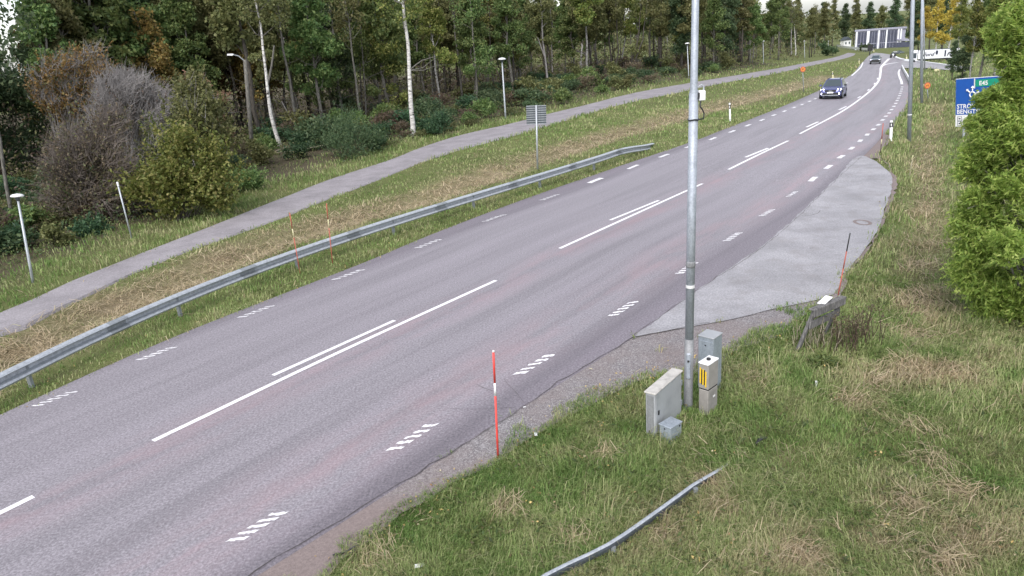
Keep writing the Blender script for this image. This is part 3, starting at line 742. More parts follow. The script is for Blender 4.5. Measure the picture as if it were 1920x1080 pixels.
# ------------------------------------------------------------------ back of a sign beyond the guard rail
b = at(1008, 317); v = axis_to(b, (1005.3, 198)); H = np.linalg.norm(v); pw = 37.5 / pxm(b + v)
t = thing('sign_back', b, 'square sign seen from behind with ribbed grey back on one post', 'road sign', quat=up_quat(v))
MB().lathe([(.045, -.3), (.042, H + .02)], 12).build('post', MT['steel'], t, smooth=True)
MB().box((0, .085, H - .43), (pw, .02, .86)).build('panel', MT['grey_dark'], t)
rb = MB().box((0, 0, 0), (pw, .03, .045)).mesh('rib', MT['steel_d'])
for i in range(9): o = link(bpy.data.objects.new('rib', rb), t); o.location = (0, .063, H - .86 + .02 + i * .1025)
MB().box((0, .05, H - .2), (.13, .05, .05)).build('clamp', MT['steel_d'], t); MB().box((0, .05, H - .65), (.13, .05, .05)).build('clamp', MT['steel_d'], t)

# ------------------------------------------------------------------ snow stakes, marker posts
def stake(base_px, top_px, label, r, parts, group='snow stakes along the road'):
    b = at(*base_px); v = axis_to(b, top_px); H = np.linalg.norm(v)
    t = thing('snow_stake', b, label, 'snow stake', quat=up_quat(v), group=group)
    for z0, z1, m, nm in parts:
        MB().lathe([(r, H * z0 - (.15 if z0 == 0 else 0)), (r, H * z1)], 10).build(nm, MT[m], t, smooth=True)
    return t, b
st0, sb0 = stake((934, 862), (925, 657), 'red snow stake with one white band at the near road edge', .0165, [(0, .60, 'red', 'lower_rod'), (.60, .715, 'white', 'reflector_band'), (.715, .985, 'red', 'upper_rod'), (.985, 1, 'tape', 'cap')])
stake((562.5, 512), (543, 399), 'thin red stake, left of the pair before the guard rail', .014, [(0, .60, 'redf', 'lower_rod'), (.60, .74, 'cream', 'reflector_band'), (.74, 1, 'redf', 'upper_rod')])
stake((623.6, 493.5), (612, 381.5), 'thin red stake, right of the pair before the guard rail', .014, [(0, .60, 'redf', 'lower_rod'), (.60, .74, 'cream', 'reflector_band'), (.74, 1, 'redf', 'upper_rod')])
stake((1571, 556), (1594, 437), 'leaning rusty red stake with a dark top behind the wooden trestle', .013, [(0, .45, 'redf', 'lower_rod'), (.45, .72, 'redf', 'upper_rod'), (.72, 1, 'black', 'dark_tip')])
stake((1650.5, 291), (1656, 231), 'thin brown stake left of the white marker post', .018, [(0, .35, 'brown', 'lower_rod'), (.35, .5, 'cream', 'reflector_band'), (.5, 1, 'redf', 'upper_rod')])
stake((1704, 338), (1712, 291), 'thin greenish stake with a pale tip in the grass near the layby', .013, [(0, .85, 'stalk', 'rod'), (.85, 1, 'cream', 'pale_tip')])
def marker(base_px, top_px, label, k=1.0, mat='white'):
    b = at(*base_px); v = axis_to(b, top_px); H = np.linalg.norm(v); wv = .11 * k
    t = thing('marker_post', b, label, 'marker post', quat=up_quat(v), rotz=0, group='roadside marker posts')
    MB().box((0, 0, H * .34 - .05), (wv, wv * .6, H * .68 + .1)).build('post', MT[mat], t, bevel=.01)
    MB().box((0, 0, H * .79), (wv * 1.02, wv * .62, H * .22)).build('dark_band', MT['black'], t)
    MB().box((-wv * .16, -wv * .32, H * .79), (wv * .42, wv * .06, H * .13)).build('reflector', MT['tape'], t)
    MB().box((0, 0, H * .95), (wv * .98, wv * .58, H * .10)).build('cap', MT[mat], t, bevel=.012)
marker((1670, 264), (1671.5, 226), 'white marker post with black band on the right verge', 1.15)
marker((1369, 227), (1368, 193), 'white marker post in the hay strip right of the near lamp post')
marker((1562, 153), (1561, 134), 'cream marker post directly behind the blue-grey car', 1.3, 'cream')
marker((1611, 120), (1610.5, 110), 'cream marker post left of the small far car', 1.3, 'cream')
marker((1700, 112), (1699.5, 103), 'cream marker post on the green island before the trailer', 2.0, 'cream')
marker((1638.5, 97.5), (1638, 92), 'cream marker post at the far end of the road', 2.0, 'cream')

# ------------------------------------------------------------------ round orange signs
def round_sign(base_px, c_px, label, rpx):
    b = at(*base_px); v = axis_to(b, c_px); H = np.linalg.norm(v); r = rpx / pxm(b + v); t = thing('round_sign', b, label, 'road sign', quat=up_quat(v), rotz=-math.atan2(b[0], b[1]), group='round orange signs')
    MB().lathe([(.035, -.3), (.03, H + r * .5)], 10).build('post', MT['steel_d'], t, smooth=True)
    def disc(rad, th, y): 
        n = 24; return MB().prism([(rad * math.cos(2 * math.pi * k / n), H + rad * math.sin(2 * math.pi * k / n)) for k in range(n)], y - th, y)
    d = disc(r, .02, -.05).build('rim', MT['redf'], t); disc(r * .74, .01, -.073).build('face', MT['orange'], t)
    for dx in (-.26, .26): MB().box((dx * r, -.088, H), (.12 * r, .006, .62 * r)).build('numeral_stroke', MT['brown'], t)
    MB().box((-.1 * r, -.088, H + .1 * r), (.3 * r, .006, .12 * r)).build('numeral_stroke', MT['brown'], t)
round_sign((1507, 174), (1505, 130), 'orange round sign on a thin pole in the strip left of the road', 5.2)
round_sign((1740.5, 188), (1738, 160.5), 'orange round sign low in the ditch right of the third lamp post', 6.0)

# ------------------------------------------------------------------ cabinets by the lamp post
def px_box(bl, bf, br, top_f):
    F = at(*bf); L = at(*bl); R = at(*br); e = (R - F)[:2]; Le = np.linalg.norm(e); e /= Le; nn = np.array([-e[1], e[0]])
    wd = (L - F)[:2] @ nn; H = axis_to(F, top_f)[2]
    return F, e, Le, nn * np.sign(wd), abs(wd), H
def cab_root(name, box, label, cat):
    F, e, Le, nn, wd, H = box; c = F[:2] + e * Le / 2 + nn * wd / 2
    return thing(name, (c[0], c[1], F[2]), label, cat, rotz=math.atan2(e[1], e[0])), Le, wd, H, (1 if np.cross(e, nn) > 0 else -1)
bx = px_box((1209, 822), (1229, 825), (1278, 778), (1237, 739))
t, L, W, H, s = cab_root('utility_cabinet', bx, 'large thin white-grey cabinet with a stained lid left of the lamp post', 'cabinet')
MB().box((0, 0, H / 2 - .1), (L, W, H + .2)).build('body', MT['cab_white'], t, bevel=.012)
MB().box((0, 0, H - .005), (L + .035, W + .035, .03)).build('lid', MT['cab_lid'], t, bevel=.008)
MB().box((0, -s * (W / 2 + .003), H * .5), (L * .94, .008, H * .9)).build('door', MT['cab_white'], t, bevel=.003)
MB().box((-L / 2 - .004, s * .0, H * .48), (.008, W * .72, H * .93)).build('end_panel', MT['mast_base'], t, bevel=.003)
for k_ in (.3, .75): MB().box((L * .47, -s * (W / 2 + .012), H * k_), (.03, .02, .09)).build('hinge', MT['steel_d'], t)
MB().box((-L * .4, -s * (W / 2 + .012), H * .55), (.03, .02, .07)).build('lock', MT['black'], t)
bx = px_box((1238, 826), (1257, 836), (1278, 822), (1259, 804))
t, L, W, H, s = cab_root('small_box', bx, 'small blue-grey metal box in front of the large cabinet', 'box')
MB().box((0, 0, H / 2 - .1), (L, W, H + .2)).build('body', MT['cab_blue'], t, bevel=.006)
MB().box((0, 0, H), (L + .022, W + .022, .022)).build('lid', MT['cab_blue'], t, bevel=.005)
MB().box((-L / 2 - .004, 0, H * .86), (.012, .02, .02)).build('screw', MT['black'], t); MB().box((L * .3, -s * (W / 2 + .004), H * .86), (.02, .012, .02)).build('screw', MT['black'], t)
bx = px_box((1309.5, 774), (1327, 780), (1345, 767), (1335, 685))
t, L, W, H, s = cab_root('service_pillar', bx, 'beige pillar with three yellow stripes and a black knob on top', 'pillar')
MB().box((0, 0, H * .25 - .1), (L, W, H * .49 + .2)).build('lower_body', MT['pillar'], t, bevel=.012)
MB().box((0, 0, H * .505), (L * .95, W * .95, .03)).build('joint', MT['black'], t)
MB().box((0, 0, H * .75), (L * 1.02, W * 1.02, H * .48)).build('upper_body', MT['pillar'], t, bevel=.010)
MB().box((0, 0, H + .0), (L * 1.08, W * 1.08, .028)).build('lid', MT['white'], t, bevel=.008)
MB().lathe([(.035, 0), (.035, .03), (.025, .035)], 14, (0, 0, H + .012)).build('knob', MT['black'], t)
sm = MB().box((0, 0, 0), (.008, W * .12, H * .30)).mesh('yellow_stripe', MT['yellow']); bk = MB().box((0, 0, 0), (.005, W * .10, H * .29)).mesh('black_stripe', MT['black'])
for k, dz in ((-.3, .02), (-.02, 0), (.26, -.03)):
    o = link(bpy.data.objects.new('yellow_stripe', sm), t); o.location = (-L * .51 - .004, -s * k * W, H * .74 + dz * H)
for k in (-.16, .12):
    o = link(bpy.data.objects.new('black_stripe', bk), t); o.location = (-L * .51 - .002, -s * k * W, H * .74)
MB().box((L * .1, -s * (W / 2 + .004), H * .32), (L * .2, .006, .03)).build('label_plate', MT['tape'], t)
bx = px_box((1316, 726), (1336, 740), (1352, 727), (1344, 636))
t, L, W, H, s = cab_root('tall_box', bx, 'tall blue-grey metal box directly behind the striped pillar', 'box')
MB().box((0, 0, H / 2 - .1), (L, W, H + .2)).build('body', MT['cab_blue'], t, bevel=.008)
MB().box((0, 0, H), (L + .02, W + .02, .02)).build('lid', MT['cab_white'], t, bevel=.006)
MB().box((-L / 2 - .005, 0, H * .5), (.008, W * .9, H * .86)).build('door', MT['cab_blue'], t, bevel=.003)
MB().box((-L / 2 - .012, 0, H * .86), (.012, .022, .022)).build('lock', MT['black'], t)

# ------------------------------------------------------------------ leaning wooden trestle
b1 = at(1494, 660); b2 = at(1543, 632); v1 = axis_to(b1, (1529, 578)); v2 = axis_to(b2, (1580, 557))
t = thing('wooden_trestle', b1, 'weathered grey wooden trestle leaning over at the gravel edge', 'trestle')
o0 = b1; q1 = b1 + v1 - o0; q2 = b2 + v2 - o0; ax = (q2 - q1) / np.linalg.norm(q2 - q1); bk_ = np.array([-ax[1], ax[0], 0]); bk_ /= np.linalg.norm(bk_)
def beam_box(a, c, w_, d_, name, mat, par, ext=0.0):
    a = Vector(a); c = Vector(c); dr = (c - a).normalized(); a = a - dr * ext; c = c + dr * ext; m = (a + c) / 2
    zax = dr; y = Vector(bk_); y = (y - zax * y.dot(zax)).normalized(); x = y.cross(zax)
    R = Matrix((x, y, zax)).transposed(); return MB().box(m, (w_, d_, (c - a).length), R=R).build(name, MT[mat], par, bevel=.006)
beam_box(-v1 * .12, q1, .075, .06, 'leg', 'wood', t, .0); beam_box(b2 - o0 - v2 * .12, q2, .075, .06, 'leg', 'wood', t, .0)
off = -bk_ * .05
beam_box(q1 - v1 * .09 + off, q2 - v2 * .09 + off, .15, .03, 'board', 'wood', t, .07)
beam_box(q1 - v1 * .36 + off, q2 - v2 * .36 + off, .15, .03, 'board', 'wood', t, .05)
beam_box(q1 - v1 * .02 + bk_ * .02, q2 - v2 * .02 + bk_ * .02, .03, .12, 'cap_board', 'wood', t, .09)
beam_box(q2 - v2 * .2 + bk_ * .16 - ax * .1, q2 - v2 * .75 + bk_ * .38 - ax * .12, .06, .05, 'brace', 'wood', t)
m = b1 + (q1 + q2) / 2
pl = MB().box((0, 0, 0), (.30, .14, .012), R=Matrix.Rotation(math.atan2(ax[1], ax[0]), 3, 'Z') @ Matrix.Rotation(-.25, 3, 'Y')).build('white_plate', MT['white']); pl.location = (m[0] - .02 + bk_[0] * .07, m[1] + bk_[1] * .07, m[2] + .03)
tag(pl, 'small white plate lying on top of the wooden trestle', 'plate')
pg = at(1530, 727); o = MB().box((0, 0, .05), (.035, .03, .16)).build('white_peg', MT['white'], bevel=.005); o.location = pg; tag(o, 'tiny white peg standing in the grass below the trestle', 'peg')
# litter
p1 = at(625, 1048); p2 = at(668, 1036)
o = MB().tube([p1 + [0, 0, .06], (p1 + p2) / 2 + [0, 0, .05], p2 + [0, 0, .1]], .012, 6).build('rubber_strip', MT['black']); tag(o, 'black rubber strip lying at the near gravel edge', 'rubber strip')
for k, (px, lab) in enumerate((((787, 1069), 'white paper scrap in the grass at the bottom edge'), ((1005, 821), 'cream paper scrap at the gravel edge right of the red stake'), ((984, 769), 'white stone chip lying on the gravel beside the asphalt crack'))):
    p = at(*px); o = MB().prism([(-.08, -.02), (0, -.035), (.08, -.015), (.07, .03), (-.06, .035)], 0, .02, 'z').build('litter_scrap', MT['white']); o.location = p + [0, 0, .06]; o.rotation_euler = (.2, .15, k * 1.3 + .4); o.scale = (.8 if k < 2 else .35,) * 3
    tag(o, lab, 'scrap')

# ------------------------------------------------------------------ big direction sign behind the right bush
def text_obj(name, body, size, parent, mat, loc, shear=0.0, bold=0.0):
    cu = bpy.data.curves.new(name, 'FONT'); cu.body = body; cu.size = size; cu.align_x = 'LEFT'; cu.shear = shear; cu.offset = bold; cu.resolution_u = 2
    tmp = bpy.data.objects.new('tmp', cu); COL.objects.link(tmp); dg = bpy.context.evaluated_depsgraph_get()
    me = bpy.data.meshes.new_from_object(tmp.evaluated_get(dg)); bpy.data.objects.remove(tmp); bpy.data.curves.remove(cu)
    me.name = name; me.materials.clear(); me.materials.append(mat); o = link(bpy.data.objects.new(name, me), parent)
    o.location = loc; o.rotation_euler = (math.pi / 2, 0, 0); return o
b = at(1790, 262); vt = axis_to(b, (1791.5, 147.5)); H = vt[2]; vb = axis_to(b, (1789, 238))[2]
sc_ = (H - vb) / 2.4
yaw = -math.atan2(b[0], b[1]) - .55
t = thing('direction_sign', b, 'large blue direction sign half hidden by the leafy tree on the right', 'direction sign', quat=up_quat(vt, yaw))
PWD, PHT = 2.6 * sc_, H - vb
MB().box((PWD / 2, .04, vb + PHT / 2), (PWD, .03, PHT)).build('frame', MT['tape'], t, bevel=.01)
MB().box((PWD / 2, .022, vb + PHT * .62), (PWD * .985, .012, PHT * .735)).build('blue_panel', MT['blue_sign'], t)
MB().box((PWD / 2, .022, vb + PHT * .13), (PWD * .985, .012, PHT * .235)).build('white_panel', MT['white'], t)
MB().box((PWD * .66, .012, vb + PHT * .885), (PWD * .56, .012, PHT * .14)).build('green_panel', MT['green_sign'], t)
MB().box((PWD * .365, .010, vb + PHT * .88), (PWD * .02, .012, PHT * .20)).build('divider', MT['tape'], t)
MB().lathe([(.06, -.3), (.06, H)], 10, (PWD * .15, .12, 0)).build('post', MT['steel'], t); MB().lathe([(.06, -.3), (.06, H)], 10, (PWD * .85, .12, 0)).build('post', MT['steel'], t)
text_obj('lettering', 'STRÖMSTAD', PHT * .125, t, MT['white'], (PWD * .03, .009, vb + PHT * .385), bold=.006)
text_obj('lettering', 'BENGTSFORS', PHT * .125, t, MT['white'], (PWD * .03, .009, vb + PHT * .275), bold=.006)
text_obj('lettering', 'E45', PHT * .12, t, MT['white'], (PWD * .45, .0, vb + PHT * .84), bold=.006)
arr = MB(); c0 = (PWD * .33, vb + PHT * .66)
ringp = [(c0[0] + PHT * .055 * math.cos(a), c0[1] + PHT * .055 * math.sin(a)) for a in np.linspace(-1.2, 4.4, 16)]
arr.tube([(x, .005, z) for x, z in ringp], PHT * .014, 4).build('arrow_ring', MT['white'], t)
for dx, dz in ((-.10, .09), (.0, .14), (.12, .035)):
    a0 = Vector((c0[0] + dx * PHT * .55, .005, c0[1] + dz * PHT * .55)); a1 = Vector((c0[0] + dx * PHT, .005, c0[1] + dz * PHT))
    MB().tube([a0, a1], PHT * .014, 4).tube([a1, a1 + (a1 - a0) * .6], [PHT * .04, .001], 4).build('arrow', MT['white'], t)
for k, (x, z) in enumerate(((.05, .13), (.05, .03), (.25, .13), (.42, .06))):
    fr = MB(); s_ = PHT * .085; X0_, Z0_ = PWD * x, vb + PHT * z
    for (dx, dz, wx, wz) in ((0, .5, .08, 1), (1, .5, .08, 1), (.5, 0, 1.08, .08), (.5, 1, 1.08, .08)): fr.box((X0_ + dx * s_, .012, Z0_ + dz * s_), (wx * s_, .006, wz * s_))
    fr.box((X0_ + .5 * s_, .012, Z0_ + .5 * s_), (.45 * s_, .006, .3 * s_)).build('service_symbol', MT['ink'], t)

# ------------------------------------------------------------------ cars
def make_car(name, loc, heading, scale, paint, label, lights, dark_front=False):
    t = thing(name, loc, label, 'car', rotz=heading, scale=scale)     # front faces local -Y
    ST = [(-2.2, .60, .40, .62), (-2.14, .76, .30, .74), (-1.95, .86, .24, .86), (-1.4, .90, .22, .97), (-.95, .915, .22, 1.03), (0, .92, .22, 1.05), (1.2, .915, .22, 1.07), (1.85, .90, .24, 1.07), (2.1, .84, .30, 1.0), (2.2, .74, .40, .9)]
    mb = MB()
    def ring(y, w_, z0, z1):
        c = .09; return [(-w_ + c, y, z0), (w_ - c, y, z0), (w_, y, z0 + c), (w_ * 1.0, y, (z0 + z1) / 2), (w_ * .965, y, z1 - c), (w_ * .86, y, z1), (-w_ * .86, y, z1), (-w_ * .965, y, z1 - c), (-w_, y, (z0 + z1) / 2), (-w_, y, z0 + c)]
    R_ = [ring(*s) for s in ST]; mb.v = [p for r in R_ for p in r]; k = 10
    for i in range(len(R_) - 1):
        for j in range(k): mb.f.append((i * k + j, i * k + (j + 1) % k, (i + 1) * k + (j + 1) % k, (i + 1) * k + j))
    mb.f.append(tuple(range(k))); mb.f.append(tuple((len(R_) - 1) * k + j for j in reversed(range(k))))
    body = mb.build('body', paint, t, smooth=False)
    g0 = [(-.82, -1.0, 1.0), (.82, -1.0, 1.0), (.84, 1.75, 1.05), (-.84, 1.75, 1.05)]; g1 = [(-.60, -.28, 1.58), (.60, -.28, 1.58), (.62, 1.35, 1.57), (-.62, 1.35, 1.57)]
    MB().add(g0 + g1, [(0, 1, 5, 4), (1, 2, 6, 5), (2, 3, 7, 6), (3, 0, 4, 7), (4, 5, 6, 7)]).build('cabin', paint, t, bevel=.04)
    def inset(a, b_, c_, d_, name, k0=.07, k1=.93, out=.006):
        P = [Vector(x) for x in (a, b_, c_, d_)]; m = sum(P, Vector()) / 4; nrm = (P[1] - P[0]).cross(P[3] - P[0]).normalized()
        if nrm.dot(m - Vector((0, .3, 1.2))) < 0: nrm = -nrm
        Q = [m + (p - m) * .88 + nrm * out for p in P]; Q2 = [q - nrm * .02 for q in Q]
        MB().add(Q + Q2, [(0, 1, 2, 3), (7, 6, 5, 4), (0, 4, 5, 1), (1, 5, 6, 2), (2, 6, 7, 3), (3, 7, 4, 0)]).build(name, MT['glass'], t)
    inset(g0[0], g0[1], g1[1], g1[0], 'windshield'); inset(g0[1], g0[2], g1[2], g1[1], 'side_window'); inset(g0[3], g0[0], g1[0], g1[3], 'side_window'); inset(g0[2], g0[3], g1[3], g1[2], 'rear_window')
    MB().box((0, .55, 1.60), (1.1, 1.5, .04)).build('roof', paint, t, bevel=.015)
    for sx in (-1, 1):
        MB().box((sx * .50, .55, 1.645), (.05, 1.5, .05)).build('roof_rail', MT['black'], t)
        MB().box((sx * 1.0, -.72, 1.10), (.2, .12, .15)).build('mirror', MT['black'] if sx > 0 else paint, t, bevel=.03)
        hl = MB().add([(sx * .52, -2.17, .70), (sx * .80, -2.04, .72), (sx * .86, -1.80, .84), (sx * .56, -2.02, .86), (sx * .52, -2.0, .70), (sx * .78, -1.9, .72), (sx * .8, -1.7, .84), (sx * .56, -1.85, .86)], [(0, 1, 2, 3), (4, 7, 6, 5), (0, 4, 5, 1), (1, 5, 6, 2), (2, 6, 7, 3), (3, 7, 4, 0)]).build('headlight', MT['hl'] if lights else MT['white'], t)
        MB().box((sx * .62, -2.15, .47), (.22, .08, .13)).build('fog_lamp', MT['hl'] if lights else MT['black'], t, bevel=.02)
        for y in (-1.38, 1.32):
            wob = bpy.data.objects.new('wheel', MB().lathe([(.15, -.11), (.30, -.115), (.335, -.08), (.335, .08), (.30, .115), (.15, .11)], 20).mesh('wheel', MT['tyre']))
            link(wob, t); wob.location = (sx * .83, y, .335); wob.rotation_euler = (0, math.pi / 2, 0)
            MB().lathe([(.21, -.118), (.22, .118)], 14).build('rim', MT['steel'], wob)
            MB().prism([(y + .40 * math.cos(a), .335 + .40 * math.sin(a)) for a in np.linspace(-.25, math.pi + .25, 14)], sx * .885, sx * .928, 'x').build('wheel_arch', MT['black'], t)
    if dark_front: MB().box((0, -2.19, .56), (1.62, .14, .56)).build('front_panel', MT['black'], t, bevel=.06)
    MB().box((0, -2.17, .70), (.92, .10, .17)).build('grille', MT['black'], t, bevel=.03)
    MB().box((0, -2.235, .69), (.26, .02, .05)).build('badge', MT['steel'], t)
    MB().box((0, -2.20, .46), (1.35, .1, .16)).build('lower_grille', MT['black'], t, bevel=.03)
    MB().box((0, -2.245, .565), (.50, .02, .11)).build('number_plate', MT['white'], t)
    MB().box((0, -2.2, .335), (1.3, .12, .06)).build('skid_plate', MT['steel'], t, bevel=.02)
    return t
def car_at(px, wpx, *a, **k):
    p = atr(*px); tn, nr_ = road_frame(p); hd = math.atan2(-tn[1], -tn[0]) + math.pi / 2
    s = wpx / pxm(p) / 1.86; slope = 0
    o = make_car('car', p + np.array([0, 0, .01]), hd, s, *a, **k)
    q = p[:2] - tn * 3; dz = float(hroad(q[0], q[1])) - p[2]; o.rotation_euler = (math.atan2(-dz, 3) * -1 * -1, 0, hd); return o
car_at((1562, 183), 39, MT['silver'], 'dark blue-grey car with lit headlights driving towards the camera', True)
car_at((1641, 119.5), 17.5, MT['white_car'], 'small far car with a dark front near the junction', True, True)

# ------------------------------------------------------------------ far junction: trailer, building, rails, cars
def pt(px, py): return at(px, py)
_c = pt(1753, 115); _s = np.array([_c[1], -_c[0], 0]) / math.hypot(_c[0], _c[1]); _w = 76 / pxm(_c); tl, tr_ = _c - _s * _w / 2, _c + _s * _w / 2; hh = axis_to(_c, (1753, 92))[2]; e = (tr_ - tl)[:2]; TL = np.linalg.norm(e); a = math.atan2(e[1], e[0])
t = thing('lorry', tl, 'long white lorry with dark printed lettering parked across the junction', 'lorry', rotz=a)
sl_ = (tr_[2] - tl[2])
t.rotation_euler = (0, -math.atan2(sl_, TL), a); DW = hh * .62
MB().box((TL * .56, DW / 2, hh * .59), (TL * .88, DW, hh * .72)).build('trailer_box', MT['stone'], t, bevel=.05)
MB().box((TL * .56, DW / 2, hh * .965), (TL * .87, DW * .9, hh * .03)).build('roof', MT['grey_dark'], t)
MB().box((TL * .56, DW * .45, hh * .185), (TL * .86, DW * .8, hh * .10)).build('chassis', MT['black'], t)
cab_ = MB().prism([(-.02 * TL, .1 * hh), (-.03 * TL, .5 * hh), (.0, .88 * hh), (.02 * TL, .97 * hh), (.105 * TL, .97 * hh), (.105 * TL, .1 * hh)], .02, DW * .96).build('cab', MT['stone'], t, bevel=.04)
MB().box((.05 * TL, -.02, hh * .55), (.075 * TL, .08, hh * .42)).build('cab_window', MT['glass'], cab_)
wm = MB().lathe([(.06 * hh, -.15), (.12 * hh, -.14), (.12 * hh, .14), (.06 * hh, .15)], 14).mesh('wheel', MT['tyre'])
for x in (.03, .16, .22, .76, .83, .90):
    for y in (.15, DW - .15): o = link(bpy.data.objects.new('wheel', wm), t); o.location = (x * TL, y, .12 * hh); o.rotation_euler = (math.pi / 2, 0, 0)
text_obj('lettering', 'Ford', hh * .42, t, MT['ink'], (TL * .22, -.03, hh * .45), .35, .02); text_obj('lettering', 'Ford', hh * .42, t, MT['ink'], (TL * .73, -.03, hh * .40), .35, .02)
MB().lathe([(hh * .02, -.01), (hh * .13, 0), (hh * .02, .01)], 12).build('printed_spot', MT['ink'], t).matrix_local = Matrix.Translation((TL * .52, -.03, hh * .72)) @ Matrix.Rotation(math.pi / 2, 4, 'X') @ Matrix.Diagonal((.7, 1.4, 1, 1))
MB().box((TL * .70, -.02, hh * .62), (.03 * TL, .012, hh * .5)).build('printed_bar', MT['ink'], t)

_c = pt(1648, 91); _s = np.array([_c[1], -_c[0], 0]) / math.hypot(_c[0], _c[1]); _w = 84 / pxm(_c); bl, br_ = _c - _s * _w / 2, _c + _s * _w / 2; e = (br_ - bl)[:2]; BL = np.linalg.norm(e); a = math.atan2(e[1], e[0]); hb = axis_to(_c, (1648, 56))[2]
t = thing('commercial_building', bl, 'wide grey building with white columns and dark glazing beyond the junction', 'building', rotz=a)
t.rotation_euler = (0, -math.atan2(br_[2] - bl[2], BL), a); DP = BL * .3
MB().box((BL / 2, DP / 2, hb * .5 - 2), (BL, DP, hb + 4)).build('wall', MT['facade'], t)
for x0, x1 in ((.06, .23), (.29, .44), (.51, .62), (.65, .83)):
    gz = MB().box((BL * (x0 + x1) / 2, -.05, hb * .48), (BL * (x1 - x0), .3, hb * .9)).build('glazing', MT['fac_dark'], t)
    for k in (1, 2): MB().box((BL * (x0 + (x1 - x0) * k / 3), -.23, hb * .48), (BL * .006, .06, hb * .9)).build('mullion', MT['facade'], gz)
    MB().box((BL * (x0 + x1) / 2, -.23, hb * .30), (BL * (x1 - x0), .06, hb * .03)).build('transom', MT['facade'], gz)
cm = MB().box((0, 0, hb * .5 - 2), (BL * .028, BL * .02, hb + 4)).mesh('column', MT['stone'])
for x in (.03, .25, .275, .475, .63, .86, .91): o = link(bpy.data.objects.new('column', cm), t); o.location = (BL * x, -BL * .015, 0)
MB().box((BL / 2, DP / 2 - .3, hb + .15), (BL * 1.03, DP * 1.05, .5)).build('roof', MT['facade'], t)
MB().prism([(BL * .84, hb * .46), (BL * 1.0, hb * .46), (BL * 1.18, hb * .36), (BL * 1.2, hb * .28), (BL * 1.16, hb * .28), (BL * .84, hb * .38)], -BL * .05, BL * .05).build('canopy', MT['facade'], t)
MB().box((BL * 1.0, -BL * .02, hb * .12), (BL * .32, BL * .04, hb * .3)).build('shop_window', MT['fac_dark'], t)
MB().box((BL * 1.165, -BL * .04, hb * .1), (BL * .02, BL * .02, hb * .5)).build('canopy_post', MT['white'], t)

def far_rail(name, px, h, label, mat):
    P = dense([at(*p) for p in px], 2.0); t = thing(name, P[0], label, 'railing'); o0 = P[0]
    m = MB(); V = []
    P = P - o0
    for z0, z1 in ((h * .45, h),):
        for i in range(len(P) - 1):
            d = P[i + 1] - P[i]; nrm = np.array([d[1], -d[0], 0]) / np.linalg.norm(d[:2]) * .06
            m.add([P[i] + nrm + [0, 0, z0], P[i + 1] + nrm + [0, 0, z0], P[i + 1] + nrm + [0, 0, z1], P[i] + nrm + [0, 0, z1], P[i] - nrm + [0, 0, z0], P[i + 1] - nrm + [0, 0, z0], P[i + 1] - nrm + [0, 0, z1], P[i] - nrm + [0, 0, z1]], [(0, 1, 2, 3), (5, 4, 7, 6), (3, 2, 6, 7), (0, 4, 5, 1)])
    m.build('rail_beam', mat, t)
    for i in range(0, len(P), 2): MB().box((P[i][0], P[i][1], P[i][2] + h * .4 - .1), (.1, .1, h * .8 + .2)).build('post', MT['steel_d'], t)
far_rail('bridge_railing', [(1568, 90), (1590, 93.5), (1615, 97), (1637, 99.2)], 1.2, 'pale railing crossing behind the bend of the cycle path', MT['lamp_white'])
far_rail('road_railing', [(1690.5, 129), (1694, 137), (1700, 148), (1706, 161)], .55, 'short white curved rail at the right road edge by the junction', MT['lamp_white'])
# kerb of the side road and traffic island
K = dense([at(*p) for p in ((1673, 103), (1692, 113), (1720, 116.5), (1760, 122), (1805, 128.5))], 2.0); m = MB()
for i in range(len(K) - 1): m.tube([K[i] + [0, 0, .05], K[i + 1] + [0, 0, .05]], .3, 4)
kb = m.build('kerb', MT['lamp_white']); tag(kb, kind='structure')
p = at(1674, 108.5); t = thing('bollard_pair', p, 'two dark bollards standing on the small traffic island', 'bollards')
for dx in (-.42, .42): MB().lathe([(.22, 0), (.24, .45), (.12, .85), (.05, .95)], 10, (dx, 0, 0)).build('bollard', MT['black'], t)
p = at(1630.5, 104); t = thing('dark_keep_left_sign', p, 'dark roadside sign just behind the small far car', 'road sign', rotz=-math.atan2(p[0], p[1]))
MB().lathe([(.12, -.2), (.12, 2.2)], 8).build('post', MT['black'], t); MB().box((0, -.1, 1.9), (1.2, .1, 1.5)).build('panel', MT['black'], t, bevel=.2)
for k, (px, s, mt, lab) in enumerate((((1680, 101.5), 1.0, 'grey_dark', 'dark grey parked car before the building, left of two'), ((1688, 100), .9, 'white_car', 'light parked car before the building, right of two'))):
    p = at(*px); make_car('parked_car', p, 1.2 + k * .3, s * 11 / pxm(p) / 3.2, MT[mt], lab, False)
# house far left of the junction
p = at(1585, 88); t = thing('house', p, 'small pale house behind the trees at the bend', 'house', rotz=.3); s = 1 / pxm(p)
MB().box((0, 0, 6 * s), (16 * s, 10 * s, 12 * s)).build('wall', MT['lamp_white'], t)
MB().prism([(-9 * s, 12 * s), (9 * s, 12 * s), (0, 18 * s)], -6 * s, 6 * s).build('roof', MT['grey_dark'], t)
for dx in (-4, 4): MB().box((dx * s, -5.05 * s, 7 * s), (3 * s, .3 * s, 4 * s)).build('window', MT['glass'], t)
p = at(1756, 134); o = MB().box((0, 0, .15), (.62, .25, .3)).build('yellow_box', MT['cream'], bevel=.05); o.location = p; tag(o, 'small cream grit box on the bank beyond the ditch', 'box')
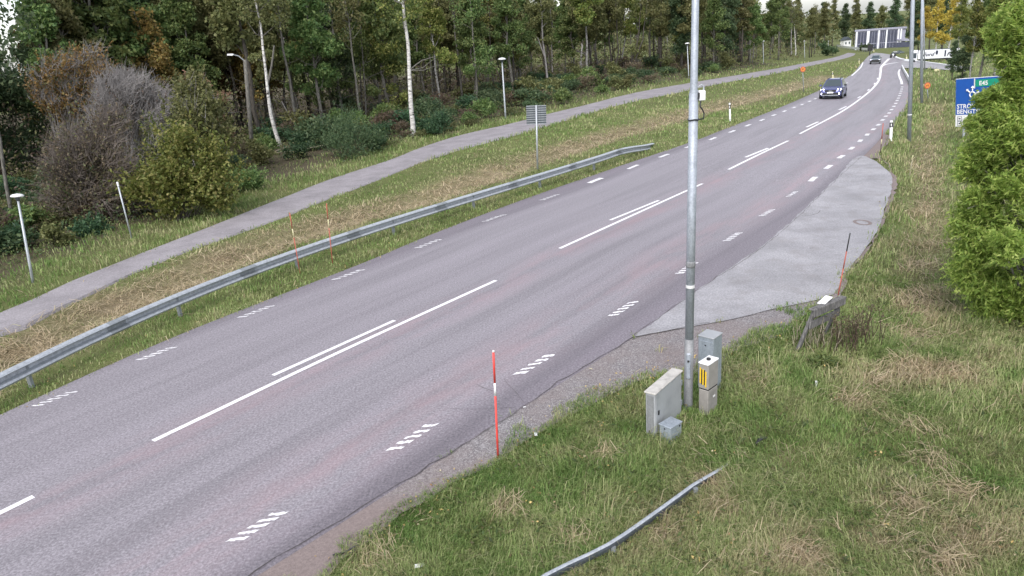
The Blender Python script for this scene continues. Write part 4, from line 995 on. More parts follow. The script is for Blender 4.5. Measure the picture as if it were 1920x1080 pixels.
# ------------------------------------------------------------------ foliage tools
def unit(v): return v / (np.linalg.norm(v, axis=1)[:, None] + 1e-9)
def sprig_leaves(rng, base, outc, k, length, bend=.35):
    """leaf positions and axes along short upward sprigs that start at base and grow away from outc"""
    n = len(base); d = unit(unit(base - outc) * .7 + np.array([0, 0, .75]) + rng.normal(0, bend, (n, 3))); ln = rng.uniform(.5, 1.25, n) * length
    t = np.tile(np.linspace(.08, 1, k), n); D = np.repeat(d, k, 0); B_ = np.repeat(base, k, 0); l_ = np.repeat(ln, k)
    side = unit(rng.normal(0, 1, (n * k, 3))); side = unit(side - D * (side * D).sum(1)[:, None])
    P = B_ + D * (t * l_)[:, None] - np.array([0, 0, .18]) * (t * t * l_)[:, None] + side * .03
    return P, unit(D * .55 + side * .8 - np.array([0, 0, .15]))
def leaf_mesh(name, P, L, Wd, mat, rng, droop=0.0, up=.35, axis=None):
    n = len(P); a = rng.normal(0, 1, (n, 3)); a[:, 2] -= droop; a = unit(a)
    if axis is not None: a = unit(axis + rng.normal(0, .25, (n, 3)))
    nn = rng.normal(0, 1, (n, 3)); nn[:, 2] += up * 2; b = unit(np.cross(nn, a)); c = np.cross(a, b)
    L = np.broadcast_to(L, (n,)) * np.exp(rng.normal(0, .3, n)); Wd = np.broadcast_to(Wd, (n,)) * rng.uniform(.7, 1.3, n)
    V = np.empty((n, 4, 3)); h = c * (Wd * .18)[:, None]
    V[:, 0] = P - a * (L / 2)[:, None]; V[:, 2] = P + a * (L / 2)[:, None]
    V[:, 1] = P + b * (Wd / 2)[:, None] + h - a * (L * .08)[:, None]; V[:, 3] = P - b * (Wd / 2)[:, None] + h - a * (L * .08)[:, None]
    return np_mesh(name, V.reshape(-1, 3), np.arange(4 * n), np.full(n, 4), mat)
def clump_points(rng, n, centers, sig):
    centers = np.asarray(centers, float); k = rng.integers(0, len(centers), n); s = np.asarray(sig, float)
    s = s[k] if s.ndim else np.full(n, s)
    d = rng.normal(0, 1, (n, 3)); d = unit(d) * (rng.uniform(0, 1, n) ** .6)[:, None]
    return centers[k] + d * s[:, None] * np.array([1, 1, .75])
def ell_centers(rng, n, c, r, shell=.55):
    d = unit(rng.normal(0, 1, (n, 3))); rad = shell + (1 - shell) * rng.uniform(0, 1, n); rad = np.where(rng.uniform(0, 1, n) < .25, rng.uniform(.1, .7, n), rad)
    return np.asarray(c) + d * rad[:, None] * np.asarray(r)
def wobble(rng, p0, p1, k, amp):
    t = np.linspace(0, 1, k + 1); P = p0[None] * (1 - t[:, None]) + p1[None] * t[:, None]
    P[1:-1] += rng.normal(0, amp, (k - 1, 3)); return P

# ------------------------------------------------------------------ the wood: shared tree shapes
def tree_proto(kind, seed, H, base, rad, nclump, nleaf, lsize, tr, bark, leaf, sig, sides=8):
    rng = np.random.default_rng(seed)
    lean = rng.normal(0, .25, 2); top = np.array([lean[0], lean[1], H * .93])
    T = wobble(rng, np.array([0, 0, -.3]), top, 6, .10); T[0] = (0, 0, -.3)
    trunk = MB().tube(T, list(np.linspace(tr * 1.15, tr * .2, 7)), sides).mesh('trunk', bark, smooth=True)
    C = ell_centers(rng, nclump, (lean[0] * .6, lean[1] * .6, (base + H) / 2), (rad, rad, (H - base) / 2))
    taper = np.clip((H - C[:, 2]) / (H - base), .12, 1); C[:, :2] *= (taper ** .5)[:, None]
    mb = MB()
    for c in C[rng.permutation(len(C))[:min(len(C), 16)]]:
        z0 = max(.6, c[2] - rng.uniform(.6, 1.8)); f = np.interp(z0, T[:, 2], np.arange(7)); i = int(min(f, 5)); p = T[i] + (T[i + 1] - T[i]) * (f - i)
        mb.tube(wobble(rng, p, c, 3, .12), [tr * .32, tr * .2, tr * .12, tr * .05], 5)
    for _ in range(7):   # bare dead twigs low on the trunk
        z0 = rng.uniform(1.2, base); f = np.interp(z0, T[:, 2], np.arange(7)); i = int(min(f, 5)); p = T[i] + (T[i + 1] - T[i]) * (f - i); a = rng.uniform(0, 6.28); l = rng.uniform(.5, 1.6)
        mb.tube(wobble(rng, p, p + np.array([math.cos(a) * l, math.sin(a) * l, rng.uniform(-.1, .7)]), 2, .06), [tr * .14, tr * .08, tr * .03], 4)
    br = mb.mesh('branches', bark)
    P = clump_points(rng, nleaf, C, rng.uniform(.7, 1.25, len(C)) * sig)
    cr = leaf_mesh('crown', P, lsize, lsize * .72, leaf, rng, .3)
    return trunk, br, cr
def place_tree(pr, loc, sc, rz, label, group, cat='tree', name='tree', szz=None):
    t = thing(name, loc, label, cat, rotz=rz, group=group); t.scale = (sc, sc, szz or sc)
    for m, nm in zip(pr, ('trunk', 'branches', 'crown')):
        o_ = link(bpy.data.objects.new(nm, m), t)
        if nm == 'branches': o_['kind'] = 'stuff'
    return t
BG, BD, BB = MT['bark_grey'], MT['bark_dark'], mat_birch('dull_birch_bark', .45)
PRO = {
    'olive': [tree_proto('a', 1, 14, 4.2, 2.3, 34, 6200, .28, .16, BD, L_['olive'], .85), tree_proto('a', 2, 15, 5.2, 2.0, 30, 5600, .28, .14, BD, L_['olive'], .85), tree_proto('a', 12, 13, 3.2, 2.2, 34, 6200, .28, .13, BG, L_['olive'], .8)],
    'green': [tree_proto('b', 3, 12.5, 2.6, 2.7, 40, 7500, .26, .15, BG, L_['green'], .85), tree_proto('b', 4, 14, 3.6, 2.4, 36, 7000, .26, .17, BG, L_['green'], .85)],
    'yellow': [tree_proto('c', 5, 14.5, 4.4, 2.1, 36, 6500, .23, .12, BB, L_['yellow'], .75), tree_proto('c', 6, 13, 3.8, 2.0, 32, 6000, .23, .10, BB, L_['yellow'], .75)],
    'dark': [tree_proto('d', 7, 12, 1.6, 2.3, 44, 8000, .27, .16, BD, L_['dark'], .85), tree_proto('d', 8, 13.5, 2.2, 2.5, 44, 8000, .27, .18, BD, L_['dark'], .85)],
    'orange': [tree_proto('o', 15, 11.5, 2.6, 2.3, 36, 4200, .25, .13, BG, L_['orange'], .8)],
    'bare': [tree_proto('e', 9, 13, 6.5, 1.5, 16, 900, .22, .10, BG, L_['olive'], .8), tree_proto('e', 10, 12, 7, 1.3, 14, 700, .22, .08, BD, L_['weed'], .8)],
}
def where(px, d):
    if px > 1330 and d > 0: d = d * .6
    spots = [(130, 'left of orange shrub tree'), (460, 'behind the big shrubs'), (640, 'between wooden pole and green tree'), (775, 'between green tree and white birch'), (945, 'between white birch and domed lamp'), (1090, 'between domed lamp and crooked birch'), (1290, 'between crooked birch and tall lamp post'), (1440, 'right of tall lamp post'), (1e9, 'near far path bend')]
    w_ = next(t_ for lim, t_ in spots if px < lim)
    return ('front row, ' if d < 13 else 'middle row, ' if d < 26 else 'deep in the wood, ') + w_
LAB = {
    'olive': 'olive tree with dark trunk',
    'green': 'green tree with grey trunk',
    'yellow': 'yellow-green pale birch',
    'dark': 'dense dark green tree',
    'orange': 'orange-tinted autumn tree', 'bare': 'slender nearly bare trunk'}
rng = np.random.default_rng(77)
pts = []
az_gap = math.atan2(ray(22, 95)[0], ray(22, 95)[1])
tries = 0
while len(pts) < 190 and tries < 60000:
    tries += 1
    a = rng.uniform(math.radians(-44), math.radians(25)); r = 18 + (150 - 18) * rng.uniform() ** 1.25
    x, y = r * math.sin(a), r * math.cos(a); d = float(side_of_path(np.array([x]), np.array([y]))[0])
    if d < 5.0 or d > 62: continue
    px = proj(np.array([x, y, 0]))[0]
    if px < 470 and d < 24: continue          # the shrubs stand here
    if 470 <= px < 1270 and d < 13.5: continue  # the single front-row trees stand here
    if abs(a - az_gap) < .045: continue
    if rng.uniform() > (1.0 if d < 30 else .5): continue
    if any((x - q[0]) ** 2 + (y - q[1]) ** 2 < (1.5 + r * .012) ** 2 for q in pts): continue
    pts.append((x, y, d, px, a))
n1 = len(pts); tries = 0
while len(pts) < n1 + 55 and tries < 20000:
    tries += 1; a = rng.uniform(math.radians(-42), math.radians(-12)); r = rng.uniform(26, 75); x, y = r * math.sin(a), r * math.cos(a)
    d = float(side_of_path(np.array([x]), np.array([y]))[0])
    if d < 22 or d > 50 or abs(a - az_gap) < .03: continue
    if any((x - q[0]) ** 2 + (y - q[1]) ** 2 < 3.0 for q in pts): continue
    pts.append((x, y, d, proj(np.array([x, y, 0]))[0], a))
n1 = len(pts); tries = 0
while len(pts) < n1 + 60 and tries < 20000:
    tries += 1; a = rng.uniform(math.radians(12), math.radians(25.8)); r = rng.uniform(85, 250); x, y = r * math.sin(a), r * math.cos(a)
    d = float(side_of_path(np.array([x]), np.array([y]))[0])
    if d < 5 or d > 45: continue
    if any((x - q[0]) ** 2 + (y - q[1]) ** 2 < 5.0 for q in pts): continue
    pts.append((x, y, d, proj(np.array([x, y, float(hroad(x, y))]))[0], a))
for (x, y, d, px, a) in pts:
    if px < 120: wt = dict(dark=.2, green=.5, olive=.3)
    elif px < 520: wt = dict(olive=.42, dark=.06, green=.2, yellow=.12, orange=.2)
    elif px < 1000: wt = dict(olive=.32, green=.3, yellow=.16, dark=.04, bare=.18)
    else: wt = dict(olive=.48, green=.12, yellow=.12, dark=.08, bare=.2)
    k = rng.choice(list(wt), p=np.array(list(wt.values())) / sum(wt.values())); pr = PRO[k][rng.integers(len(PRO[k]))]
    place_tree(pr, (x, y, float(hter(x, y)) - .05), rng.uniform(.8, 1.2), rng.uniform(0, 6.28), LAB[k] + ', ' + where(px, d), k + ' trees of the wood')

# ------------------------------------------------------------------ single trees of the front row
BB = MT['birch']
def hero_tree(base_px, trunk_px, r0, bark, clumps, leaf, nleaf, lsize, label, H=13, top_r=2.2, top_leaf=2500, sigk=1.0, forks=(), name='tree', seed=0, low=None):
    rng = np.random.default_rng(100 + seed); b = at(*base_px)
    T = [np.array([0, 0, -.3]), np.zeros(3)] + [axis_to(b, p) for p in trunk_px]
    last = T[-1]; dirv = T[-1] - T[-2]; dirv = dirv / np.linalg.norm(dirv); dirv = dirv * .4 + np.array([0, 0, .6]); dirv /= np.linalg.norm(dirv)
    while T[-1][2] < H: T.append(T[-1] + dirv * 1.5 + rng.normal(0, .08, 3))
    T = dense(T, .6); R = np.interp(T[:, 2], [-.3, .3, 2, H], [r0 * 1.3, r0 * 1.08, r0 * .92, r0 * .18])
    t = thing(name, b, label, 'tree'); MB().tube(T, list(R), 10).build('trunk', bark, t, smooth=True)
    mb = MB(); C = []; S = []
    for (px, py, rx) in clumps:
        c = axis_to(b, (px, py)); rr_ = rx / pxm(b + c); v = np.array([b[0], b[1], 0]); v /= np.linalg.norm(v); k = max(1, int(rx / 16))
        for _ in range(k * 2):
            cc = c + unit(rng.normal(0, 1, (1, 3)))[0] * rr_ * rng.uniform(.2, .85); cc += v * rng.normal(0, rr_ * .6); C.append(cc); S.append(rr_ * .55)
        z0 = max(.3, c[2] - rr_ * .6); i = int(np.argmin(abs(T[:, 2] - z0))); mb.tube(wobble(rng, T[i], c, 3, .08), [min(r0 * .38, .035), min(r0 * .25, .024), min(r0 * .15, .015), .006], 6)
    for fk in forks:
        i = int(np.argmin(abs(T[:, 2] - axis_to(b, fk[0])[2]))); F = [T[i]] + [axis_to(b, p) for p in fk[1:]]; mb.tube(dense(F, .5), list(np.linspace(r0 * (.7 if seed != 1 else .28), r0 * (.4 if seed != 1 else .1), len(dense(F, .5)))), 8)
    if top_leaf:
        zt = axis_to(b, (base_px[0], 60))[2] if low is None else low; k = 26; E = ell_centers(rng, k, (T[-1][0], T[-1][1], (zt + H) / 2 + .5), (top_r, top_r, (H - zt) / 2 + .6))
        for e in E[:10]: i = int(np.argmin(abs(T[:, 2] - (e[2] - 1)))); mb.tube(wobble(rng, T[i], e, 3, .1), [r0 * .3, r0 * .2, r0 * .1, r0 * .04], 5)
    if mb.v: tag(mb.build('branches', BG if bark == BB else bark, t), kind='stuff')
    if C:
        P = clump_points(rng, nleaf, C, S)
        if top_leaf: P = np.concatenate([P, clump_points(rng, top_leaf, E, .8)])
    elif top_leaf: P = clump_points(rng, top_leaf, E, .8)
    link(bpy.data.objects.new('crown', leaf_mesh('crown', P, lsize, lsize * .72, leaf, rng, .3)), t); return t
hero_tree((775, 255), [(774, 232), (771, 205), (768, 150), (764.5, 78)], .17, BB, [(835, 105, 26), (850, 120, 22)], L_['yellow'], 900, .17, 'tall white birch trunk with black marks right beside the cycle path', 14, forks=[((769, 128), (792, 113), (830, 104))], seed=1)
hero_tree((525, 273), [(515, 243), (508, 216), (503, 180), (499, 140), (493, 92)], .13, BB, [(500, 95, 22), (470, 110, 18)], L_['olive'], 700, .16, 'slim leaning birch behind the old wooden lamp pole', 13, forks=[((501, 150), (509, 125), (514, 85))], seed=2)
hero_tree((643, 231), [(640, 200), (636, 172), (632, 140), (628, 107), (626, 80)], .15, BG, [(590, 95, 48), (560, 130, 40), (610, 150, 42), (690, 120, 40), (655, 90, 40), (590, 185, 26), (700, 165, 26), (545, 100, 30), (660, 145, 30)], L_['green'], 6500, .19, 'grey-trunked tree with bright mid-green foliage left of the white birch', 13, forks=[((629, 112), (617, 92), (606, 76))], seed=3)
hero_tree((604, 234), [(603, 205), (597, 180), (590, 150)], .07, BG, [(570, 170, 24), (600, 150, 24), (552, 160, 20)], L_['green'], 1400, .18, 'thin young tree leaning left next to the grey-trunked green tree', 6, top_leaf=0, seed=4)
hero_tree((680, 220), [(677, 170), (675, 120), (673, 78)], .09, BG, [(700, 90, 24)], L_['green'], 600, .18, 'left stem of the two thin grey trunks behind the dark green bush', 13, seed=5)
hero_tree((687, 226), [(685, 180), (681, 120), (678, 78)], .08, BG, [(735, 125, 34), (722, 190, 36), (745, 175, 26), (720, 100, 34), (690, 95, 30)], L_['yellow'], 2600, .18, 'right stem of the two thin grey trunks with yellow-green foliage', 13, seed=6)
hero_tree((1028, 167), [(1025, 135), (1022, 108), (1018, 78)], .12, MT['twig'], [], L_['olive'], 0, .2, 'pale forked trunk standing above the striped sign back', 14, forks=[((1021, 103), (1015, 90), (1008, 70))], seed=7)
hero_tree((1036, 146), [(1035.5, 110), (1034, 78)], .11, MT['twig'], [], L_['olive'], 0, .2, 'straight pale trunk right of the pale forked trunk', 14, seed=8)
hero_tree((1090, 137), [(1089, 115), (1091, 98), (1092, 76)], .17, BB, [], L_['olive'], 0, .2, 'thick crooked birch with spreading limbs deep behind the path', 14, forks=[((1090, 102), (1080, 95), (1075, 84)), ((1090, 102), (1100, 101), (1106, 92))], seed=9)
hero_tree((1154, 142), [(1156, 115), (1160, 95), (1158, 78)], .11, BD, [(1190, 88, 22)], L_['olive'], 500, .22, 'dark crooked trunk right of the crooked birch', 13, seed=10)
hero_tree((1178, 140), [(1183, 118), (1190, 95), (1196, 76)], .13, BD, [(1195, 85, 24)], L_['olive'], 500, .22, 'dark trunk leaning right behind the path bushes', 13, seed=11)
hero_tree((1187, 141), [(1192, 112), (1199, 90), (1205, 76)], .11, BD, [], L_['olive'], 0, .22, 'second dark leaning trunk, just right of the first leaning one', 13, seed=12)
hero_tree((866, 168), [(863, 140), (861, 110), (858, 78)], .09, BD, [(845, 95, 26), (880, 95, 28)], L_['yellow'], 1500, .18, 'thin dark trunk between the white birch and the second path lamp', 13, seed=13)
hero_tree((894, 195), [(894, 165), (892, 135), (890, 100)], .11, BG, [(905, 110, 34), (885, 130, 24), (920, 90, 30)], L_['green'], 2000, .18, 'grey trunk just left of the domed lamp behind the path', 13, seed=14)
hero_tree((928, 178), [(925, 150), (921, 115), (919, 80)], .07, BD, [(960, 95, 28)], L_['yellow'], 700, .18, 'thin dark trunk just behind the domed lamp', 13, seed=15)
hero_tree((25, 425), [(20, 390), (12, 350), (6, 310), (0, 260)], .075, BG, [], L_['dark'], 0, .2, 'bare grey trunk at the left edge above the nearest path lamp', 11, top_leaf=1200, low=5.5, seed=16)
hero_tree((1484, 104), [(1484, 92), (1483.5, 76)], .16, MT['twig'], [], L_['olive'], 0, .25, 'pale trunk in the far wood left of the slim lamp', 13, seed=17)
hero_tree((1492, 104), [(1492, 92), (1491, 76)], .16, BB, [], L_['olive'], 0, .25, 'white birch trunk in the far wood beside the slim lamp', 13, seed=18)
hero_tree((1345, 118), [(1340, 105), (1335, 95), (1332, 76)], .16, BD, [(1335, 92, 14)], L_['olive'], 400, .25, 'dark leaning trunk in the wood just right of the tall lamp post', 13, seed=19)

# ------------------------------------------------------------------ shrubs along the wood edge
def shrub(base_px, clumps, leaf, nleaf, lsize, label, twigs=10, twigmat='bark_dark', sigk=.82, bare=0, name='shrub', seed=0, depth=.7, asp=.72, group=None):
    rng = np.random.default_rng(300 + seed); b = at(*base_px); t = thing(name, b, label, 'shrub', group=group)
    vv = np.array([b[0], b[1], 0]); vv /= np.linalg.norm(vv); C = []; S = []; mb = MB()
    for (px, py, rx, wgt) in clumps:
        c = axis_to(b, (px, py)); r_ = rx / pxm(b + c)
        for _ in range(max(2, int(wgt * 4))):
            cc = c + unit(rng.normal(0, 1, (1, 3)))[0] * r_ * rng.uniform(.1, .75) + vv * rng.normal(0, r_ * depth); cc[2] = max(.12, cc[2]); C.append(cc); S.append(r_ * sigk)
    C = np.array(C); S = np.array(S); nleaf = int(nleaf * 1.6)
    for _ in range(twigs):
        c = C[rng.integers(len(C))]; s0 = np.array([rng.normal(0, .18), rng.normal(0, .18), -.1])
        mb.tube(wobble(rng, s0, c, 4, .07), [.03, .024, .017, .011, .005], 5)
    for _ in range(bare):   # outer bare twigs
        i = rng.integers(len(C)); c = C[i]; s = S[i]; p0 = c + unit(rng.normal(0, 1, (1, 3)))[0] * s * rng.uniform(.1, .8); d = p0 - np.array([0, 0, .25 * C[:, 2].max()]); d = d / np.linalg.norm(d) + rng.normal(0, .38, 3); d[2] += .25; d /= np.linalg.norm(d)
        p1 = p0 + d * rng.uniform(.35, .85) * (.5 + s * .5); q = wobble(rng, p0, p1, 3, .06); mb.tube(q, [.016, .012, .009, .004], 4, False)
        for _ in range(2):
            e = q[2] + (rng.normal(0, 1, 3) + d * 1.2) * s * .28; mb.tube([q[1], (q[1] + e) / 2 + rng.normal(0, .02, 3), e], [.010, .008, .004], 3, False)
    mb.build('twigs', MT[twigmat], t)
    if nleaf:
        Bp = clump_points(rng, nleaf // 16, C, S * rng.uniform(.9, 1.55, len(S))); Bp[:, 2] = np.maximum(Bp[:, 2], .05); rl = S.mean() * 1.1
        Pl, Al = sprig_leaves(rng, Bp, np.array([0, 0, C[:, 2].max() * .25]), 9, rl, .5); Pf = clump_points(rng, nleaf // 2, C, S)
        link(bpy.data.objects.new('foliage', leaf_mesh('foliage', np.concatenate([Pl, Pf]), lsize, lsize * asp, leaf, rng, .3, .35, np.concatenate([Al, unit(rng.normal(0, 1, (len(Pf), 3)))]))), t)
    return t
shrub((345, 412), [(345, 330, 55, 2), (300, 350, 45, 1.5), (390, 330, 45, 1.5), (270, 360, 32, 1), (345, 280, 45, 1.5), (410, 300, 30, 1), (330, 385, 40, 1), (400, 370, 30, 1)], L_['yellow'], 9000, .13, 'yellow-green leafy shrub in front of the wood beside the leaning post', seed=1, twigs=22)
shrub((375, 350), [(370, 230, 45, 1.5), (340, 200, 38, 1.2), (410, 250, 34, 1), (395, 200, 28, 1), (345, 250, 40, 1.2), (365, 165, 26, 1)], L_['olive'], 5200, .15, 'tall olive shrub above the yellow-green shrub', seed=2, twigs=18, twigmat='twig', bare=60)
shrub((415, 320), [(402, 190, 20, 1), (418, 185, 14, .7), (425, 262, 16, .8), (380, 160, 18, .8), (352, 155, 14, .6), (410, 215, 18, .8)], L_['peach'], 1500, .13, 'peach and pink tinted shrub at the right end of the shrubs', seed=3, twigs=14, twigmat='twig')
shrub((250, 345), [(245, 195, 52, 2), (215, 190, 40, 1.5), (285, 190, 42, 1.5), (245, 250, 52, 2), (200, 240, 36, 1.2), (290, 240, 36, 1.2), (240, 155, 30, 1)], L_['rust'], 1500, .12, 'large bare shrub with a haze of pale grey twigs', seed=4, twigs=46, twigmat='twig', bare=2300, sigk=.8)
shrub((135, 330), [(125, 130, 34, 1.2), (160, 120, 36, 1.2), (180, 140, 30, 1), (95, 155, 30, 1), (130, 175, 34, 1), (150, 210, 32, 1), (80, 185, 26, 1), (115, 215, 30, 1), (165, 165, 26, 1)], L_['orange'], 3600, .15, 'orange and gold shrub tree left of the grey twiggy shrub', seed=5, twigs=40, twigmat='twig', bare=600)
shrub((165, 420), [(150, 290, 48, 2), (190, 300, 48, 2), (120, 320, 40, 1.5), (170, 350, 50, 2), (225, 330, 40, 1.5), (120, 370, 40, 1.2), (210, 380, 38, 1.2), (205, 255, 40, 1.4)], L_['rust'], 5600, .10, 'reddish brown thicket below the grey twiggy shrub', seed=6, twigs=60, twigmat='twig_brown', bare=1200)
shrub((30, 330), [(25, 210, 42, 1.6), (50, 240, 36, 1.2), (10, 260, 40, 1.5), (40, 175, 36, 1.3), (15, 150, 34, 1.2), (60, 200, 26, 1), (20, 290, 36, 1.2), (50, 120, 26, 1.0)], L_['dark'], 9000, .14, 'dark blue-green tall shrub at the left edge of the picture', seed=7, twigs=20)
shrub((60, 300), [(60, 130, 36, 1.2), (95, 110, 40, 1.4), (130, 95, 34, 1.2), (85, 90, 26, 1)], L_['green'], 4200, .17, 'green tree crown above the orange shrub tree', seed=8, twigs=20)
shrub((655, 292), [(655, 262, 36, 2), (630, 270, 26, 1.2), (690, 262, 26, 1.2), (655, 240, 28, 1.2)], L_['dark'], 5500, .13, 'low dark green bush by the path left of the white birch', seed=9, twigs=14, asp=.4)
shrub((826, 256), [(826, 240, 17, 1.2), (826, 225, 15, 1), (815, 245, 12, .8)], L_['teal'], 1500, .15, 'small blue-green bush right of the white birch', seed=10, asp=.45)
shrub((20, 470), [(12, 445, 24, 1.2), (5, 470, 22, 1), (22, 462, 18, .8)], L_['teal'], 2200, .12, 'small blue-green bush at the left edge behind the nearest path lamp', seed=11, asp=.5)
shrub((100, 460), [(100, 445, 20, 1), (118, 450, 16, .8)], L_['olive'], 900, .11, 'small olive bush to the right of the nearest path lamp', seed=12)
shrub((165, 440), [(150, 427, 18, 1), (180, 428, 20, 1)], L_['teal'], 1300, .11, 'low blue-green plant below the reddish brown thicket', seed=13)
shrub((300, 395), [(300, 300, 40, 1.4), (285, 255, 30, 1), (240, 335, 40, 1.2), (255, 385, 36, 1), (300, 370, 34, 1)], L_['weed'], 3800, .11, 'loose grey-green growth between the brown thicket and the yellow-green shrub', seed=18, twigs=26, twigmat='twig', bare=260)
shrub((440, 362), [(430, 350, 30, 1.4), (470, 345, 26, 1.2), (400, 365, 26, 1.2)], L_['green'], 3600, .11, 'low bright green bush at the foot of the yellow-green shrub', seed=14)
shrub((1560, 105), [(1557, 92, 9, 1), (1566, 96, 8, 1), (1550, 97, 7, 1), (1545, 85, 8, 1)], L_['dark'], 900, .42, 'dark round bush where the cycle path bends away', seed=15)
shrub((1630, 96), [(1628, 90, 7, 1), (1620, 91, 6, 1)], L_['dark'], 600, .5, 'dark bush at the left corner of the building', seed=16)
shrub((800, 300 - 60), [(720, 245, 20, 1), (745, 235, 18, 1), (790, 235, 16, 1)], L_['weed'], 1700, .13, 'brownish weeds standing around the foot of the white birch', seed=17)
# undergrowth between the trunks: individual bushes of a few kinds
def bush_proto(seed, leaf, n, ls, r, h, asp=.6):
    rng = np.random.default_rng(seed); C = ell_centers(rng, 16, (0, 0, h * .5), (r, r, h * .45), .3); C[:, 2] = np.maximum(C[:, 2], .15); mb = MB()
    for c in C[:9]: mb.tube(wobble(rng, np.array([rng.normal(0, .1), rng.normal(0, .1), -.1]), c, 3, .06), [.02, .015, .01, .004], 4)
    return mb.mesh('twigs', MT['bark_dark']), leaf_mesh('foliage', clump_points(rng, n, C, r * .5), ls, ls * asp, leaf, rng, .2)
BP = {'dark': [bush_proto(1, L_['dark'], 1300, .16, .9, 1.5), bush_proto(2, L_['teal'], 1300, .15, .8, 1.2, .45)], 'green': [bush_proto(3, L_['green'], 1400, .15, .9, 1.5), bush_proto(4, L_['olive'], 1400, .15, .9, 1.7)],
      'weedy': [bush_proto(5, L_['weed'], 1300, .13, .8, 1.2, .4), bush_proto(6, L_['rust'], 1000, .12, .8, 1.2)]}
BL = {'dark': 'dark green bush', 'green': 'light green bush', 'weedy': 'brownish weedy bush'}
rng = np.random.default_rng(31); bp = []; tries = 0
while len(bp) < 210 and tries < 40000:
    tries += 1
    a = rng.uniform(math.radians(-43), math.radians(25)); r = rng.uniform(20, 120); x, y = r * math.sin(a), r * math.cos(a)
    d = float(side_of_path(np.array([x]), np.array([y]))[0]); px, py = proj(np.array([x, y, 0]))
    lo = 2.2 + max(0, (r - 45)) * .02 if px > 700 else 6.5 if px > 430 else 4.5
    if px < 330: lo = 6
    if d < lo or d > 26 or rng.uniform() > (1.15 - d / 28): continue
    if any((x - q[0]) ** 2 + (y - q[1]) ** 2 < .9 for q in bp): continue
    bp.append((x, y)); k = rng.choice(['dark', 'green', 'weedy'], p=[.36, .34, .3]); pr = BP[k][rng.integers(2)]
    t = thing('bush', (x, y, float(hter(x, y)) - .05), BL[k] + ', ' + where(px, d).replace('front row', 'beside the path' if d < 6 else 'at the wood edge').replace('middle row', 'inside the wood'), 'bush', rotz=rng.uniform(0, 6.28), group=k + ' undergrowth bushes'); s = rng.uniform(.75, 1.35) * (.8 if d < 4 else 1.1); t.scale = (s * 1.15, s * 1.15, s * rng.uniform(.7, 1.2))
    link(bpy.data.objects.new('twigs', pr[0]), t); link(bpy.data.objects.new('foliage', pr[1]), t)
rng = np.random.default_rng(41); n = 150000; a = rng.uniform(math.radians(-43), math.radians(26), n); r = np.exp(rng.uniform(math.log(19), math.log(140), n)); x = r * np.sin(a); y = r * np.cos(a); d = side_of_path(x, y)
pxx = (np.stack([x, y, 0 * x - CAM_H], 1) @ RIGHT) / (np.stack([x, y, 0 * x - CAM_H], 1) @ FWD) * F_PX + 960
edge = np.where(pxx > 630, 2.0, np.where(pxx > 430, 5.6, 3.6)) + 1.2 * (vnoise(x, y, 2.0, 21) - .4); k = (d > edge) & (d < 16) & (rng.uniform(0, 1, n) < np.clip(1.25 - d / 16, .1, 1)); x, y, r, d, edge = [q[k] for q in (x, y, r, d, edge)]
hh_ = (.25 + 1.15 * vnoise(x, y, 1.3, 22) * vnoise(x, y, 3.1, 23) * 1.6) * np.clip((d - edge) / 1.6 + .25, .2, 1)
P = np.stack([x, y, hter(x, y) + hh_ * rng.uniform(.05, 1, len(x)) ** .7], 1); kk_ = rng.uniform(0, 1, len(x)) + .8 * (vnoise(x, y, 2.4, 24) - .5)
for nm, m_, sel in (('ground_cover', 'weed', kk_ < .38), ('ground_cover', 'green', (kk_ >= .38) & (kk_ < .78)), ('ground_cover', 'dark', kk_ >= .78)):
    ls = .11 * np.clip((r[sel] / 30) ** .6, .8, 2.2); tag(link(bpy.data.objects.new(nm, leaf_mesh(nm, P[sel], ls, ls * .42, L_[m_], rng, -.6))), kind='stuff')
rng = np.random.default_rng(43); n = 120000; a = rng.uniform(math.radians(-44), math.radians(25), n); r = np.exp(rng.uniform(math.log(30), math.log(270), n)); x = r * np.sin(a); y = r * np.cos(a); d = side_of_path(x, y)
dens = vnoise(x, y, 4.5, 31); k = (d > np.where(r > 110, 5, 15)) & (d < 60) & (dens > .30 - .15 * (r > 110)); x, y, r, d, dens = [q[k] for q in (x, y, r, d, dens)]
P = np.stack([x, y, hter(x, y) + (1.0 + 5.0 * dens) * rng.uniform(0, 1, len(x)) ** 1.3], 1); kk_ = rng.uniform(0, 1, len(x)) + 1.0 * (vnoise(x, y, 6, 32) - .5)
for m_, sel in (('rust', kk_ < .33), ('olive', (kk_ >= .33) & (kk_ < .7)), ('weed', kk_ >= .7)):
    ls = .20 * np.clip((r[sel] / 45) ** .7, .8, 2.2); tag(link(bpy.data.objects.new('wood_thicket', leaf_mesh('wood_thicket', P[sel], ls, ls * .5, L_[m_], rng))), kind='stuff')
# fallen branches
b = at(480, 306); t = thing('fallen_branch', b, 'long pale fallen branch lying in the grass by the dark green bush', 'branch')
Z = np.array([0, 0, .38]); q = [at(*p) - b + Z for p in ((440, 325), (480, 305), (526, 297), (556, 295), (590, 287), (616, 282))]
MB().tube(dense(q, .5), list(np.linspace(.045, .02, len(dense(q, .5)))), 7).build('stem', MT['stalk'], t); q2 = [at(*p) - b + Z * 1.3 for p in ((520, 298), (540, 290), (556, 284))]
MB().tube(q2, [.03, .022, .012], 6).build('side_branch', MT['stalk'], t)
for k, (A_, lab) in enumerate(((((560, 258), (551, 232), (540, 212), (528, 190)), 'pale dead bough arching up behind the slim birch'), (((575, 252), (553, 236), (545, 218)), 'shorter pale dead bough beside the arching one'))):
    b = at(*A_[0]); o = MB().tube(dense([np.zeros(3)] + [axis_to(b, p) for p in A_[1:]], .4), .03, 6).build('dead_bough', MT['twig']); o.location = b; tag(o, lab, 'branch')

